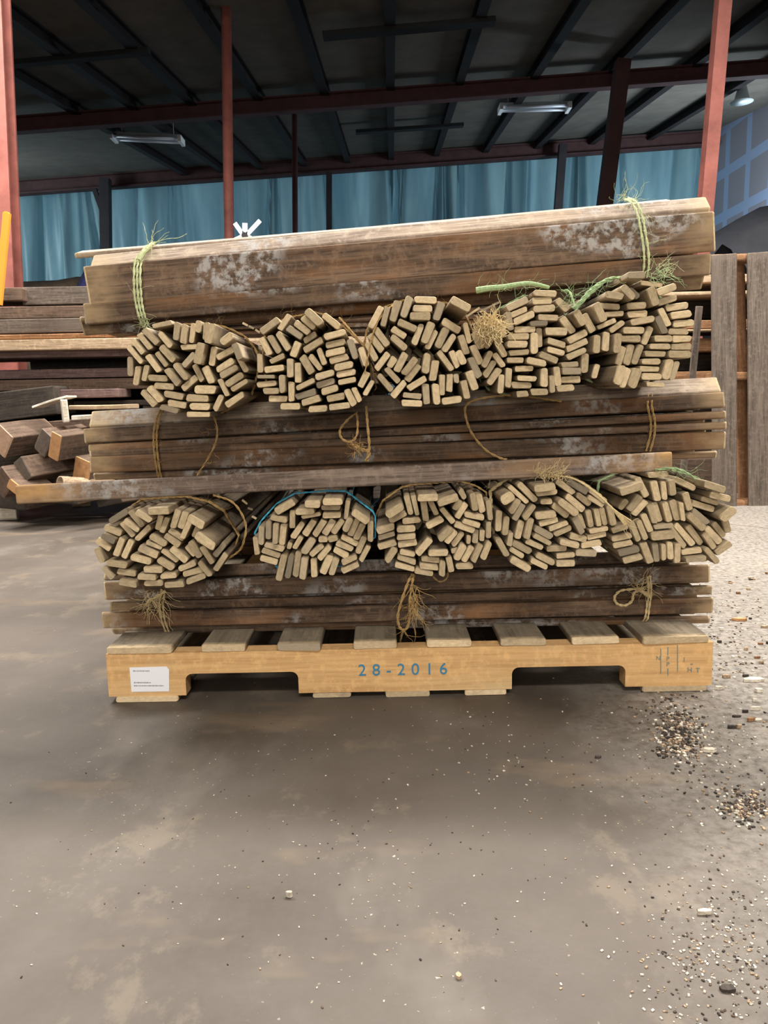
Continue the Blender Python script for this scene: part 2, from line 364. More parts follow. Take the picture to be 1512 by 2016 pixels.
# hanging fluorescent lamps
def shop_light(x0, x1, y0, y1, Y, label):
    L = pix(x0, y0, Y); Rr = pix(x1, y1, Y); t = empty('hanging_shop_light', (L+Rr)/2, label, 'lamp')
    b = MB(); b.bar(L+Vector((0, .12, .06)), Rr+Vector((0, .12, .06)), .13, .05); b.build('tray', M['lamp_body'], t)
    for k in (0, .16):
        b = MB(); b.tube([L+Vector((.03, k, 0)), Rr+Vector((-.03, k, 0))], .022, 10); b.build('tube', M['lamp_tube'], t, True)
    for e, s in ((L, 1), (Rr, -1)):
        b = MB(); b.box(e+Vector((-.025, -.04, -.04)), e+Vector((.025, .22, .05))); b.build('end_cap', M['white'], t)
        b = MB(); q = e+Vector((s*.12, .12, .07)); b.tube([q, Vector((q.x, q.y, ceil_z(q.x, q.y)))], .006, 5); b.build('chain', M['lamp_body'], t)
shop_light(220, 354, 268, 274, 12.3, 'unlit twin-tube fluorescent lamp hanging at left')
shop_light(987, 1122, 211, 208, 12.3, 'unlit twin-tube fluorescent lamp hanging right of centre')
q = on_ceil(1462, 160); b = MB(); b.tube([q+Vector((0, 0, -.30)), q+Vector((0, 0, -.26)), q+Vector((0, 0, -.02))], .17, 20, .05)
tag(b.build('dome_lamp', M['lamp_body'], smooth=True), 'small pale round ceiling lamp right of the thick right post', 'lamp')

# ------------------------------------------------------------------ laths and bundles
def lath(name, parent, origin, wdir, ldir, wd, th, L, mats, tipl=.06, rnd=R, rmax=1.0):
    """bar with rounded corners; local x width, y length, z thickness"""
    wdir = wdir.normalized(); ldir = ldir.normalized(); nd = wdir.cross(ldir).normalized(); wdir = ldir.cross(nd).normalized()
    r = min(min(th, wd)*rnd.uniform(.22, .4), rmax); W = wd/2-r; T = th/2-r; sec = []
    for cx, cz, a0 in ((W, T, 0), (-W, T, 90), (-W, -T, 180), (W, -T, 270)):
        jx, jz = rnd.uniform(-.0009, .0009), rnd.uniform(-.0007, .0007)
        for a in (0, 30, 60, 90): sec.append((cx+jx+r*math.cos(rad(a0+a)), cz+jz+r*math.sin(rad(a0+a))))
    n = len(sec); ys = [0, .0035, tipl*.45, tipl, L*.5, L-tipl, L-.0035, L]; ins = [.85, 1, 1, 1, 1, 1, 1, .85]; tips = [1, 1, .75, 0, 0, 0, 1, 1]
    sk = rnd.uniform(-.002, .002); bw = rnd.uniform(-.003, .003); vs = []; at = []
    for y, k, tp in zip(ys, ins, tips):
        bow = bw*math.sin(math.pi*y/L)
        for (x, z) in sec:
            xx = x*(1-(1-k)*.16); zz = z*k
            vs.append((xx, y+sk*x/(wd/2)*(1 if y < .01 else 0), zz+bow)); at.append(tp)
    fs = [tuple(range(n))]; fm = [1]
    for i in range(len(ys)-1):
        for j in range(n):
            fs.append((i*n+j, (i+1)*n+j, (i+1)*n+(j+1) % n, i*n+(j+1) % n)); fm.append(1 if i in (0, len(ys)-2) else 0)
    e = (len(ys)-1)*n; fs.append(tuple(e+j for j in range(n))[::-1]); fm.append(1)
    mtx = Matrix((wdir, ldir, nd)).transposed().to_4x4(); mtx.translation = origin
    return mobj(name, vs, fs, mats, parent, mtx, fmat=fm, attr=at)
def hull(pts):
    pts = sorted(set((round(x, 5), round(z, 5)) for x, z in pts))
    def half(ps):
        h = []
        for p in ps:
            while len(h) > 1 and (h[-1][0]-h[-2][0])*(p[1]-h[-2][1])-(h[-1][1]-h[-2][1])*(p[0]-h[-2][0]) <= 0: h.pop()
            h.append(p)
        return h
    return half(pts)[:-1]+half(pts[::-1])[:-1]
def strands(mb, pts, r, rnd, turns=None):
    """two-ply twisted twine along pts"""
    P = [Vector(p) for p in pts]; out = []
    for i in range(len(P)-1):
        k = max(1, int((P[i+1]-P[i]).length/.004))
        for j in range(k): out.append(P[i].lerp(P[i+1], j/k))
    out.append(P[-1]); 
    for ph in (0, math.pi):
        q = []
        for i, p in enumerate(out):
            d = (out[min(i+1, len(out)-1)]-out[max(0, i-1)]).normalized(); u = d.cross(Vector((.2, 1, .1))).normalized(); v = d.cross(u)
            a = i*.9+ph; q.append(p+(u*math.cos(a)+v*math.sin(a))*r*.5)
        mb.tube(q, r*.62, 5)
def smoothpath(pts, n=8):
    P = [Vector(p) for p in pts]; out = []
    for i in range(len(P)-1):
        p0 = P[max(i-1, 0)]; p1 = P[i]; p2 = P[i+1]; p3 = P[min(i+2, len(P)-1)]
        for j in range(n):
            t = j/n; out.append(.5*((2*p1)+(p2-p0)*t+(2*p0-5*p1+4*p2-p3)*t*t+(3*p1-p0-3*p2+p3)*t**3))
    return out+[P[-1]]
def fuzz(mb, p, n, ln, rnd, r=.00035, bias=(0, -.3, .3)):
    for _ in range(n):
        d = Vector((rnd.gauss(0, 1), rnd.gauss(0, .5), rnd.gauss(0, 1)))+Vector(bias); d.normalize()
        q = [Vector(p)]; l = ln*rnd.uniform(.4, 1.3)
        for k in range(5):
            d = (d+Vector((rnd.gauss(0, .35), rnd.gauss(0, .2), rnd.gauss(0, .35)))).normalized(); q.append(q[-1]+d*l/5)
        mb.tube(q, r, 3, r*.5)
FA = {
'a': (240, 620, "330,125,540,85,55 235,150,385,310,72 165,195,305,365,65 110,255,240,415,65 70,330,225,520,60 390,180,525,340,70 80,445,70,655,72 165,540,130,750,75 265,530,220,705,65 275,425,405,610,70 355,395,470,550,62 410,330,555,490,80 275,665,485,680,75 335,755,550,765,75 475,575,610,745,72 560,515,700,690,75 590,75,570,275,72 675,100,650,305,78 755,85,735,300,62 825,65,815,195,68 900,75,885,270,75 1000,105,955,315,88,3 1090,315,1210,220,85,3 1265,330,1325,490,80,6 615,345,820,335,60 650,545,770,410,70 870,300,825,525,95,2 975,330,950,545,72 1010,460,1205,350,70 1215,410,1320,605,65 1010,590,1195,480,75 1045,655,1235,550,75 1105,745,1290,630,78 1155,800,1340,695,58 1040,680,1125,865,60 760,525,850,705,70 875,545,960,725,85 635,790,785,660,75 770,795,1005,800,95 440,835,655,875,78 680,880,925,890,80 480,935,685,970,75 720,975,945,975,82 405,975,605,1030,58 685,1055,940,1060,62 215,810,370,970,70 290,765,420,925,80 1055,850,975,1020,75 1100,965,1290,835,75"),
'b': (485, 600, "150,290,345,150,80 460,105,345,265,70 430,235,595,345,75 510,185,670,300,75 590,130,735,255,75 645,70,810,220,100,2 815,105,990,240,75 150,350,250,535,75 235,320,350,510,78 325,290,450,480,72 550,390,490,550,85 600,385,740,300,70,-1 610,490,810,370,80 825,350,1055,290,75 835,435,1050,390,75 840,525,1050,480,75 880,600,1085,545,72 930,670,1140,630,85 955,750,1165,705,72 970,830,1165,790,65 1095,365,1165,575,78 1215,450,1280,655,80 135,515,145,720,70 250,610,400,535,60 190,695,410,670,70 110,765,305,765,42 100,850,320,830,70 170,920,345,915,70 225,1000,425,1000,70,-1 355,1085,570,1080,78 380,740,385,940,72 465,570,470,775,75 545,615,555,830,72 475,815,475,1030,72 590,545,700,730,82 670,530,790,690,70 760,460,830,635,65 535,895,725,795,60 735,775,935,715,75 735,860,940,805,75 795,930,975,880,80 520,985,740,920,78 585,1050,785,990,80 655,1115,860,1100,75 850,1005,1045,970,80 880,1090,1100,1065,72 1060,895,1150,1075,75 1135,875,1210,1030,65,-1 1290,715,1205,880,75 1350,800,1255,965,60"),
'c': (710, 590, "225,65,100,300,72 290,75,235,285,68 400,10,335,235,85 530,-40,445,195,85 570,-5,815,5,76 550,90,765,100,75 520,175,740,180,85 870,20,800,215,90 935,20,1140,130,90,4 870,220,1065,335,85 1110,240,1165,465,65 1210,340,1295,520,90 150,300,290,485,80 90,365,235,550,80 65,460,170,650,75 395,230,595,320,80 330,300,485,395,80 325,385,490,525,80 655,250,565,480,75 755,245,670,465,90 810,320,705,525,70 920,290,815,510,90 995,370,880,560,72 1060,375,1130,580,80 1190,480,1285,690,75 300,565,160,745,72 365,610,300,720,80 480,565,375,765,85 590,620,450,795,80 625,690,490,865,80 265,725,405,880,65 185,790,340,975,70 475,870,335,1035,75 500,950,695,830,75 445,1010,650,1030,65 430,1100,660,1105,72 710,565,685,790,88 800,645,765,865,88 690,890,705,1115,82 795,890,810,1115,82 865,790,870,1020,62 955,785,945,980,70 1015,790,1020,885,62 820,550,975,755,70 960,540,1035,725,68 1035,540,1100,690,85 1170,610,1265,830,82 1145,760,1220,965,95 1090,860,1130,1055,75 865,1085,1080,1060,78"),
'd': (930, 580, "645,-15,895,-5,65 365,150,600,45,78 410,220,590,145,70 435,295,655,205,78 635,65,850,65,78 650,150,885,140,75 695,240,915,245,70 610,310,800,300,65 905,40,1030,165,88 375,185,410,380,68 325,310,335,430,65 455,370,680,365,75 375,450,600,445,78 365,530,585,530,82 390,620,605,610,68 655,405,655,630,85 725,345,740,555,72,-1 775,390,1010,395,90 800,485,995,540,72 800,575,990,625,72 715,630,910,705,75 570,695,785,735,78 365,695,540,700,62 450,785,655,785,68 475,890,680,895,62 420,965,640,965,78 480,1060,600,1050,70 620,1040,805,1035,78 765,780,760,985,90 845,855,850,1045,62 895,765,915,970,78 950,815,1155,815,78 945,745,1135,740,58 950,905,1160,900,80 890,1005,1085,985,76 1210,620,1200,830,88 1010,500,1215,395,75 1000,585,1225,490,72 1000,675,1210,580,68 955,235,1085,405,82 1065,180,1160,330,92,1.5 200,595,115,775,72 225,625,335,770,65 240,700,130,875,75 290,785,170,955,78 255,470,360,660,82 210,460,140,560,78,-1 395,775,380,990,75 310,845,290,1050,72"),
'e': (1110, 560, "615,-65,805,-70,72,3 820,-25,1050,10,60 405,115,590,150,78,2 575,40,705,165,88,2 690,45,800,140,78 890,40,950,240,100,1 955,105,1155,30,82,2 1000,195,1195,135,72 365,225,595,240,68 320,205,410,405,92,2 225,310,325,500,86 430,320,640,310,58 365,460,565,370,58 495,500,645,390,65 665,230,870,220,78 685,320,900,305,78 700,410,955,365,78 1095,250,1330,220,78 1125,340,1355,305,78 1030,250,1120,445,78 990,340,1075,525,82 1165,420,1400,400,78 1125,495,1335,500,72 960,575,1150,575,76 1155,580,1365,575,74 910,655,1125,660,62 1140,665,1355,660,70 865,735,1085,740,70 1105,745,1340,745,78 620,490,850,490,75 605,575,815,580,72 945,440,860,635,78 350,540,335,735,82 440,505,430,710,84,1 545,530,525,740,92,2 635,655,580,860,82 725,635,670,855,88 835,640,755,850,78 825,820,1030,820,70 805,895,1030,900,68 815,980,1040,980,74 1120,795,1075,1010,100 1215,810,1155,1020,76 870,1065,1060,1065,52 545,870,495,1070,92,4 640,890,565,1100,84,2 745,890,680,1105,115,3 390,840,345,995,68,-2"),
'f': (180, 965, "185,345,385,215,72 415,215,555,385,80 515,205,675,310,75,2 645,205,870,195,82,3 730,270,690,430,72 815,285,755,450,70 935,200,870,400,82,1 1015,220,950,400,80,1 1075,285,970,510,72 1090,245,1255,345,88,5 1155,335,1080,510,72 825,420,980,530,75 775,475,940,590,78 120,400,310,470,82 120,475,260,545,70 40,535,200,635,82 60,610,120,770,76 120,820,220,950,82 355,310,510,430,72 300,350,445,500,68 630,380,470,535,65 340,505,265,695,78 425,530,335,730,78 620,480,800,580,86 580,550,750,620,58 505,610,710,700,86 425,700,640,765,86 745,640,910,765,68 850,610,1010,760,82 695,735,870,840,90 990,600,1090,710,76,-1 1040,545,1145,725,86 1165,600,1285,785,75 1130,510,1310,620,72 1175,420,1370,560,98,5 1150,750,1270,915,66 1300,710,1420,560,72 1310,860,1430,680,72 170,765,385,800,78 260,870,465,900,78 300,965,495,1000,82 560,840,755,850,74 490,915,700,925,76 550,1000,750,1000,74 740,915,910,900,68 775,1015,980,1000,78 920,850,1110,775,76 970,905,1180,850,70 1000,985,1215,910,74"),
'g': (480, 945, "340,340,540,230,88,1 560,320,765,310,74,3 670,225,835,225,84,5 845,210,1060,210,84,3 610,395,820,355,52 820,300,1030,300,58 835,370,1035,370,72 1110,220,1085,420,54 1165,300,1330,420,84,4 515,325,515,515,70 280,395,465,430,72 270,430,260,630,68 345,460,335,675,66 420,465,400,700,82 185,490,180,690,72 110,615,140,805,62 215,690,430,740,74 190,745,380,815,64 170,830,360,880,76 635,445,520,620,74 755,425,645,590,78 860,425,745,595,78 955,430,850,590,78 1055,420,945,570,74 1140,400,1070,545,76 1210,420,1125,600,76 1270,460,1190,630,72 1345,440,1345,665,72 610,600,535,730,62 490,670,470,740,58 740,620,625,790,92 845,695,705,810,68 920,700,800,840,72 790,635,890,635,68 895,640,1000,615,72 1035,605,1210,690,72 985,670,1160,745,72 955,735,1105,820,76 1280,600,1210,790,76 1330,700,1240,870,68 1205,810,1040,880,66 1225,890,1040,975,76 430,790,370,1070,82 510,800,465,1050,72 585,760,550,1030,76 655,820,625,1050,84 740,840,750,1030,74 920,800,835,1000,94 990,825,930,1010,74"),
'h': (720, 940, "220,370,390,260,95,5 430,180,480,400,68,1 500,180,550,405,58 540,190,750,180,78,5 755,255,970,180,88,4 1000,130,1060,230,68 1120,150,1160,345,74,2 1205,180,1250,380,78 1310,240,1330,460,68 1315,470,1310,650,62 610,235,640,465,78 680,235,755,400,62 800,320,930,480,66 250,470,430,375,80 385,475,585,445,74 115,570,305,510,86 130,650,310,600,62 130,750,325,690,78 330,555,535,540,82 330,640,530,620,70 345,725,550,690,78 645,520,820,430,92 1010,240,945,350,78 1070,275,970,440,76 1045,385,1260,430,70 1030,455,1210,510,62 945,490,1155,570,76 905,520,775,660,82,2 950,560,850,690,78,1 1040,590,920,730,76 1175,560,1165,710,68 1245,570,1235,680,62 1100,620,1095,715,58 690,650,545,820,82 665,800,875,800,80 320,745,220,900,86 365,790,530,830,66 335,850,535,910,60 310,920,520,980,66 520,990,720,1030,68 590,870,785,890,72 570,940,770,960,66 820,880,805,1045,74 880,840,910,1000,78 1050,710,955,880,90 910,790,980,780,66 1140,735,1040,905,74 1225,705,1135,895,74 1320,680,1240,875,76 955,950,1150,950,74"),
'i': (960, 920, "115,350,255,270,125,3 330,340,235,490,82 385,390,280,565,74 495,395,380,550,72 230,200,435,385,58 330,170,520,360,74 460,210,690,190,90,3 515,285,745,260,74 555,365,680,355,68 725,140,925,280,74 845,140,1070,270,78 1085,240,1250,370,56 950,290,1105,400,74 1070,310,1235,410,66 835,300,1030,460,82 735,335,940,490,90,1 700,400,870,530,80 130,460,115,690,74 205,520,185,730,74 500,520,735,500,88 555,610,760,560,72 655,665,860,590,58 710,725,905,640,74 460,540,410,760,82 370,570,320,770,82 245,690,225,830,62 500,650,690,745,78 485,720,670,815,62 265,800,465,910,82 405,780,590,860,68 105,760,215,950,70 240,870,380,955,62 240,970,450,1090,86 910,520,1005,705,76 985,500,1040,660,56,-1 1075,455,1110,640,72 1150,440,1185,625,64 1215,430,1265,625,72 1290,400,1340,620,78 1075,680,1280,650,56 1070,755,1270,710,70 880,730,1060,775,74 1000,840,1220,805,72 755,785,970,830,76 635,875,850,865,78 935,905,1160,920,74 735,950,930,930,62 725,1025,930,1020,78 515,930,710,1020,76 455,980,640,1070,62"),
'j': (1180, 910, "525,145,750,130,68 180,310,430,235,90,2 420,170,510,370,78 580,200,620,410,88 680,200,700,405,72 755,180,780,350,78 800,180,1040,290,72 1040,210,1260,275,82,3 1130,325,1350,380,76,2 900,320,960,510,82 1080,385,1280,445,62 990,430,1225,510,76 1375,470,1240,600,110,2 440,360,320,520,86 500,410,370,570,82 300,400,230,510,76,-1 530,450,590,650,72 590,430,660,640,78 680,420,740,635,76 780,400,840,625,86 860,420,890,625,58 460,550,550,745,76 400,610,485,815,72 330,630,415,835,72 130,735,310,680,74 130,820,340,770,70 140,890,350,850,68 190,970,420,920,78 240,1045,450,1000,72 575,690,780,665,58 540,790,800,760,105 930,550,1110,710,82 1000,510,1180,660,72 1135,690,1290,860,86 1215,640,1345,800,72 1340,570,1400,760,82 820,660,1010,890,76 760,700,920,910,72 950,680,1110,885,78 1110,750,1230,920,72 1385,850,1230,970,76 880,965,1095,935,74 900,1040,1130,1015,62 1115,905,1250,1070,72 465,850,545,1070,90 600,860,620,1065,78 670,860,675,1035,58 740,840,745,1025,76 825,860,825,1070,78"),
}
INFO = {
'a': ('twine', 'leftmost end-on lath bundle of the upper row, twine arching over its right side'),
'b': ('twine', 'second end-on lath bundle from the left in the upper row'),
'c': ('twine', 'middle end-on lath bundle of the upper row, hanging lowest loop of twine'),
'd': ('twine_green', 'fourth end-on lath bundle of the upper row, frayed knot at its left side'),
'e': ('twine_green', 'rightmost and highest end-on lath bundle of the upper row'),
'f': ('twine', 'leftmost end-on lath bundle of the lower row, wide and slanting up to the right'),
'g': ('twine_blue', 'end-on lath bundle of the lower row tied with blue cord'),
'h': ('twine', 'middle end-on lath bundle of the lower row, with long twine loop hanging below'),
'i': ('twine_straw', 'fourth end-on lath bundle of the lower row, thick straw twine across its right shoulder'),
'j': ('twine_green', 'rightmost end-on lath bundle of the lower row, sticking out past the pallet'),
}
YF = 1.45
bundles = {}
for key, (ox, oy, data) in FA.items():
    ents = [list(map(float, e.split(','))) for e in data.split()]
    cx = sum((e[0]+e[2])/2 for e in ents)/len(ents)/5.4+ox; ymax = max(max(e[1], e[3]) for e in ents)/5.4+oy
    base = pix(cx, ymax, YF); t = empty('lath_bundle', base, INFO[key][1], 'bundle of laths', 'end-on lath bundles'); bundles[key] = t
    hp = []; rects = []
    for e in ents:
        pr = (e[5] if len(e) > 5 else 0)*.01; Y = YF-pr+R.uniform(-.007, .007)
        A = pix(ox+e[0]/5.4, oy+e[1]/5.4, YF); B = pix(ox+e[2]/5.4, oy+e[3]/5.4, YF); A.y = B.y = Y
        c = (A+B)/2; c.y = Y; wdv = B-A; wd = wdv.length*.985; th = e[4]/5.4/F_PX*YF*.95
        cc_ = pix(cx, ymax-95, YF)
        ld = Vector((R.gauss(0, .003)+(cc_.x-c.x)*.12, 1, R.gauss(0, .003)+(cc_.z-c.z)*.12))
        rects.append((c.x, c.z, wdv.normalized().x, wdv.normalized().z, wd/2, th/2))
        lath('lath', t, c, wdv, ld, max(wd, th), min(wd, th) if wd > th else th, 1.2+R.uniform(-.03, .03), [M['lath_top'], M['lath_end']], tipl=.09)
        n2 = Vector((-wdv.z, 0, wdv.x)).normalized()*th/2
        for q in (A+n2, A-n2, B+n2, B-n2): hp.append((q.x, q.z))
    h = hull(hp); hc = Vector((sum(p[0] for p in h)/len(h), 0, sum(p[1] for p in h)/len(h)))
    def dist(x, z):
        return min(max(abs((x-a)*u+(z-b)*v)-hw, abs(-(x-a)*v+(z-b)*u)-hh) for a, b, u, v, hw, hh in rects)
    cnt = 0; xs = [p[0] for p in h]; zs_ = [p[1] for p in h]; room = min(34, 99-len(ents))
    for _ in range(900):  # extra recessed laths added to block light through the bundle
        if cnt >= room: break
        x = R.uniform(min(xs), max(xs)); z = R.uniform(min(zs_), max(zs_))
        if any((h[i][0]-h[i-1][0])*(z-h[i-1][1])-(h[i][1]-h[i-1][1])*(x-h[i-1][0]) < 0.0008 for i in range(len(h))): continue
        if dist(x, z) < .0022: continue
        a_ = R.choice(rects); rects.append((x, z, a_[2], a_[3], .010, .006)); cnt += 1
        lath('lath', t, Vector((x, YF+R.uniform(.09, .16), z)), Vector((a_[2], 0, a_[3])), Vector(((hc.x-x)*.12, 1, (hc.z-z)*.12)), .032, .013, 1.0, [M['lath_side'], M['lath_end']], tipl=.05)
    mb = MB(); rr = {'i': .003, 'g': .0016}.get(key, .0020)
    for yy in ((.10, 1.0) if key not in 'gi' else (.055, 1.0)):
        for dy in (0, .006):
            lp = []
            for (x, z) in h+[h[0]]:
                p = Vector((x, 0, z)); d = (p-hc).normalized(); of = .003 if z > hc.z-.01 else -.006; lp.append(Vector((p.x+d.x*of, YF+yy+dy, p.z+d.z*of)))
            strands(mb, lp, rr, R)
        if yy < .5: front = mb; mb = MB()
        else: mb.build('twine' if key != 'g' else 'cord', M[INFO[key][0]], t); mb = front
    hs = [p for p in h]
    for _ in range(26):
        x, z = R.choice(hs)
        if z > hc.z: fuzz(mb, (x, YF+.10, z+.003), 2, .03, R, .00025)
    bundles[key+'_mb'] = mb
    bundles[key+'_h'] = (h, hc)

# front board lists for the bundles lying across: xl, yl_top, yl_bot, xr, yr_top, yr_bot, Y, tilt(deg)
HB = {
'top': ('long lath bundle lying across the very top of the stack, rising to the right', 1.57, [
    (152, 493, 509, 1322, 394, 402, 1.70, 75), (181, 506, 529, 1395, 391, 412, 1.60, 42), (170, 529, 597, 1408, 413, 497, 1.57, 3),
    (165, 599, 637, 1400, 498, 541, 1.572, -6), (160, 628, 656, 1385, 543, 556, 1.60, -35)]),
'mid': ('long lath bundle lying across the middle of the stack, behind the loose batten', 1.575, [
    (178, 812, 843, 1416, 749, 771, 1.605, 38), (165, 845, 874, 1427, 771, 804, 1.58, 14), (174, 877, 889, 1430, 806, 827, 1.575, 4),
    (176, 889, 897, 1431, 827, 848, 1.574, 0), (176, 897, 932, 1429, 848, 886, 1.575, -5), (184, 933, 945, 1412, 889, 901, 1.59, -30)]),
'low': ('long lath bundle lying on the pallet boards at the bottom of the stack', 1.57, [
    (205, 1118, 1146, 1393, 1080, 1108, 1.60, 30), (205, 1147, 1182, 1398, 1109, 1151, 1.575, 8), (216, 1184, 1206, 1402, 1153, 1171, 1.575, 0),
    (201, 1207, 1237, 1404, 1172, 1212, 1.568, -3), (222, 1236, 1250, 1398, 1213, 1229, 1.585, -25)]),
}
hb = {}
def fill(t, lo_l, lo_r, hi_l, hi_r, depth, y0, rows, cols):
    for i in range(rows):
        k = (i+.5)/rows; ell = math.sqrt(max(.05, 1-(2*k-1)**2)); cc = max(1, round(cols*(.45+.55*ell)))
        for j in range(cc):
            yc = y0+depth*((j+.5)/cc-.5)*(.5+.5*ell)+depth/2
            A = lo_l.lerp(hi_l, k); B = lo_r.lerp(hi_r, k); s = R.uniform(.004, .04)
            A = Vector((A.x+s, yc, A.z)); B = Vector((B.x-R.uniform(.004, .04), yc, B.z))
            th = abs(hi_l.z-lo_l.z)/rows*.94
            lath('lath', t, A, Vector((0, 1, 0)), B-A, depth*(.5+.5*ell)/cc*.96, th, (B-A).length, [M['lath_dark'], M['lath_end']], tipl=.05)
for key, (label, yf, rows) in HB.items():
    base = (pix(rows[-1][0], rows[-1][2], yf)+pix(rows[-1][3], rows[-1][5], yf))/2
    t = empty('lath_bundle', base, label, 'bundle of laths', 'lath bundles lying across'); hb[key] = t
    for (xl, a, b_, xr, c, d, Y, tl) in rows:
        L = pix(xl, (a+b_)/2, Y); Rr = pix(xr, (c+d)/2, Y)
        hgt = ((b_-a)+(d-c))/2/F_PX*Y
        wv = Vector((0, math.sin(rad(tl)), math.cos(rad(tl)))); th = .013
        wd = max(.014, (hgt-th*abs(math.sin(rad(tl))))/max(.35, math.cos(rad(tl)))) if abs(tl) > 10 else hgt*.95
        if abs(tl) > 30: wd = max(wd, .04)
        off = Vector((0, th/2, 0)); 
        lath('lath', t, L+off, wv, Rr-L, wd, th, (Rr-L).length, [M['lath_lit_tone' if tl > 35 else 'lath_dark'], M['lath_end']], tipl=.07)
    r0, r1 = rows[1 if key != 'mid' else 0], rows[-1]; yb = yf+.02
    lo_l = pix(r1[0], r1[2]-4, yf); lo_r = pix(r1[3], r1[5]-3, yf); hi_l = pix(r0[0], r0[1]+8, yf); hi_r = pix(r0[3], r0[4]+8, yf)
    fill(t, lo_l, lo_r, hi_l, hi_r, .17, yb+.012, 11, 4)
# unseen rear bundles, added as support and to keep the gaps dark
for key, z0, z1 in (('low', .118, .262), ('mid', .44, .592), ('top', .79, .93)):
    t = empty('lath_bundle', Vector((0, 2.42, z0)), 'unseen added rear lath bundle lying across the back of the %s layer' % {'low': 'bottom', 'mid': 'middle', 'top': 'top'}[key], 'bundle of laths', 'lath bundles lying across')
    fill(t, Vector((-.6, 0, z0)), Vector((.62, 0, z0)), Vector((-.6, 0, z1)), Vector((.62, 0, z1)), .18, 2.33, 9, 4)
    mb = MB()
    for x in (-.45, .45):
        strands(mb, [(x, 2.32, z0+.03), (x, 2.36, z0-.001), (x, 2.48, z0-.001), (x, 2.52, z0+.04), (x, 2.52, z1-.04), (x, 2.48, z1+.002), (x, 2.36, z1+.002), (x, 2.32, z1-.04), (x, 2.32, z0+.03)], .002, R)
    mb.build('twine', M['twine'], t)

# ---- twine on the lying bundles
def P(x, y, Y): return pix(x, y, Y)
def path(mb, pts, r=.0022, dbl=None):
    pp = [P(*p) for p in pts]; strands(mb, smoothpath(pp, 6), r, R)
    if dbl:
        pp = [P(p[0]+dbl, p[1]+R.uniform(-3, 3), p[2]) for p in pts]; strands(mb, smoothpath(pp, 6), r, R)
mb = MB()
for off in (-6, 0, 6):
    path(mb, [(302+off*.4, 478, 1.66), (291+off*.5, 489, 1.60), (274+off, 510, 1.578), (270+off, 540, 1.560), (271+off*1.1, 575, 1.558), (274+off, 600, 1.560), (280+off, 625, 1.564), (287+off, 642, 1.59)], .0024)
mb.tube([P(292, 487, 1.585), P(282, 497, 1.572), P(274, 512, 1.565)], .006, 8, .004)
for k in range(14): fuzz(mb, P(294+R.uniform(-6, 8), 482+R.uniform(-6, 4), 1.585), 1, .04, R, .0006, (1.4, -.2, .9))
path(mb, [(300, 478, 1.585), (330, 470, 1.585), (352, 468, 1.585), (368, 460, 1.585)], .0006)
for k in range(16): fuzz(mb, P(272+R.uniform(-4, 10), R.uniform(510, 640), 1.556), 1, .035, R, .0003)
for k in range(18): fuzz(mb, P(287+R.uniform(-5, 5), R.uniform(625, 642), 1.556), 1, .03, R, .0004, (0, -.2, -.6))
mb.build('twine', M['twine_palegreen'], hb['top']); mb = MB()
for x0, pts in ((0, [(1230, 392, 1.66), (1243, 398, 1.59), (1254, 420, 1.565), (1261, 450, 1.558), (1267, 490, 1.558), (1268, 520, 1.562), (1264, 545, 1.575)]), (1, [(1236, 390, 1.66), (1252, 397, 1.59), (1264, 425, 1.565), (1271, 460, 1.558), (1277, 500, 1.558), (1277, 525, 1.562), (1273, 546, 1.575)])):
    path(mb, pts, .0024)
for k in range(34): fuzz(mb, P(1235+R.uniform(-22, 20), 394+R.uniform(-3, 4), 1.585), 1, .045, R, .0004, (R.choice((-1, 1)), -.2, .5))
for k in range(20): fuzz(mb, P(R.uniform(1255, 1280), R.uniform(410, 520), 1.556), 1, .045, R, .0003)
for k in range(22): fuzz(mb, P(1300+R.uniform(-14, 16), 530+R.uniform(-12, 12), 1.55), 1, .04, R, .0005, (.8, -.2, .3))
mb.build('twine', M['twine_palegreen'], hb['top'])
mb = MB()
path(mb, [(318, 805, 1.60), (309, 822, 1.578), (303, 850, 1.568), (303, 880, 1.565), (307, 915, 1.565), (313, 944, 1.585)], .0023, 6)
for k in range(34): fuzz(mb, P(306+R.uniform(-3, 6), R.uniform(820, 940), 1.56), 1, .018, R, .0003)
mb.build('twine', M['twine'], hb['mid']); mb = MB()
path(mb, [(1276, 775, 1.60), (1275, 800, 1.572), (1281, 830, 1.566), (1280, 855, 1.565), (1272, 888, 1.567)], .0023, 8)
for k in range(14): fuzz(mb, P(1279+R.uniform(-3, 6), R.uniform(800, 885), 1.56), 1, .02, R, .0003)
mb.build('twine', M['twine'], hb['mid'])
mb = MB()
path(mb, [(318, 1160, 1.56), (314, 1190, 1.562), (318, 1220, 1.563), (328, 1248, 1.575)], .0023, 7)
for k in range(60): fuzz(mb, P(305+R.uniform(-16, 18), R.uniform(1160, 1195), 1.55), 1, .045, R, .0006, (0, -.2, -1.2))
path(mb, [(326, 1164, 1.55), (290, 1185, 1.548)], .003)
mb.build('twine', M['twine_straw'], hb['low']); mb = MB()
path(mb, [(1275, 1135, 1.56), (1277, 1165, 1.562), (1273, 1195, 1.56), (1270, 1215, 1.562), (1262, 1228, 1.58)], .0023, 5)
path(mb, [(1268, 1158, 1.555), (1245, 1160, 1.55), (1222, 1163, 1.55), (1210, 1175, 1.55), (1214, 1188, 1.55), (1230, 1192, 1.55), (1244, 1183, 1.55), (1248, 1168, 1.55), (1262, 1160, 1.555)], .0028)
path(mb, [(1262, 1163, 1.55), (1280, 1175, 1.55)], .004)
for k in range(40): fuzz(mb, P(1262+R.uniform(-10, 14), 1158+R.uniform(-14, 14), 1.55), 1, .04, R, .0005, (-.4, -.2, .4))
mb.build('twine', M['twine_straw'], hb['low'])
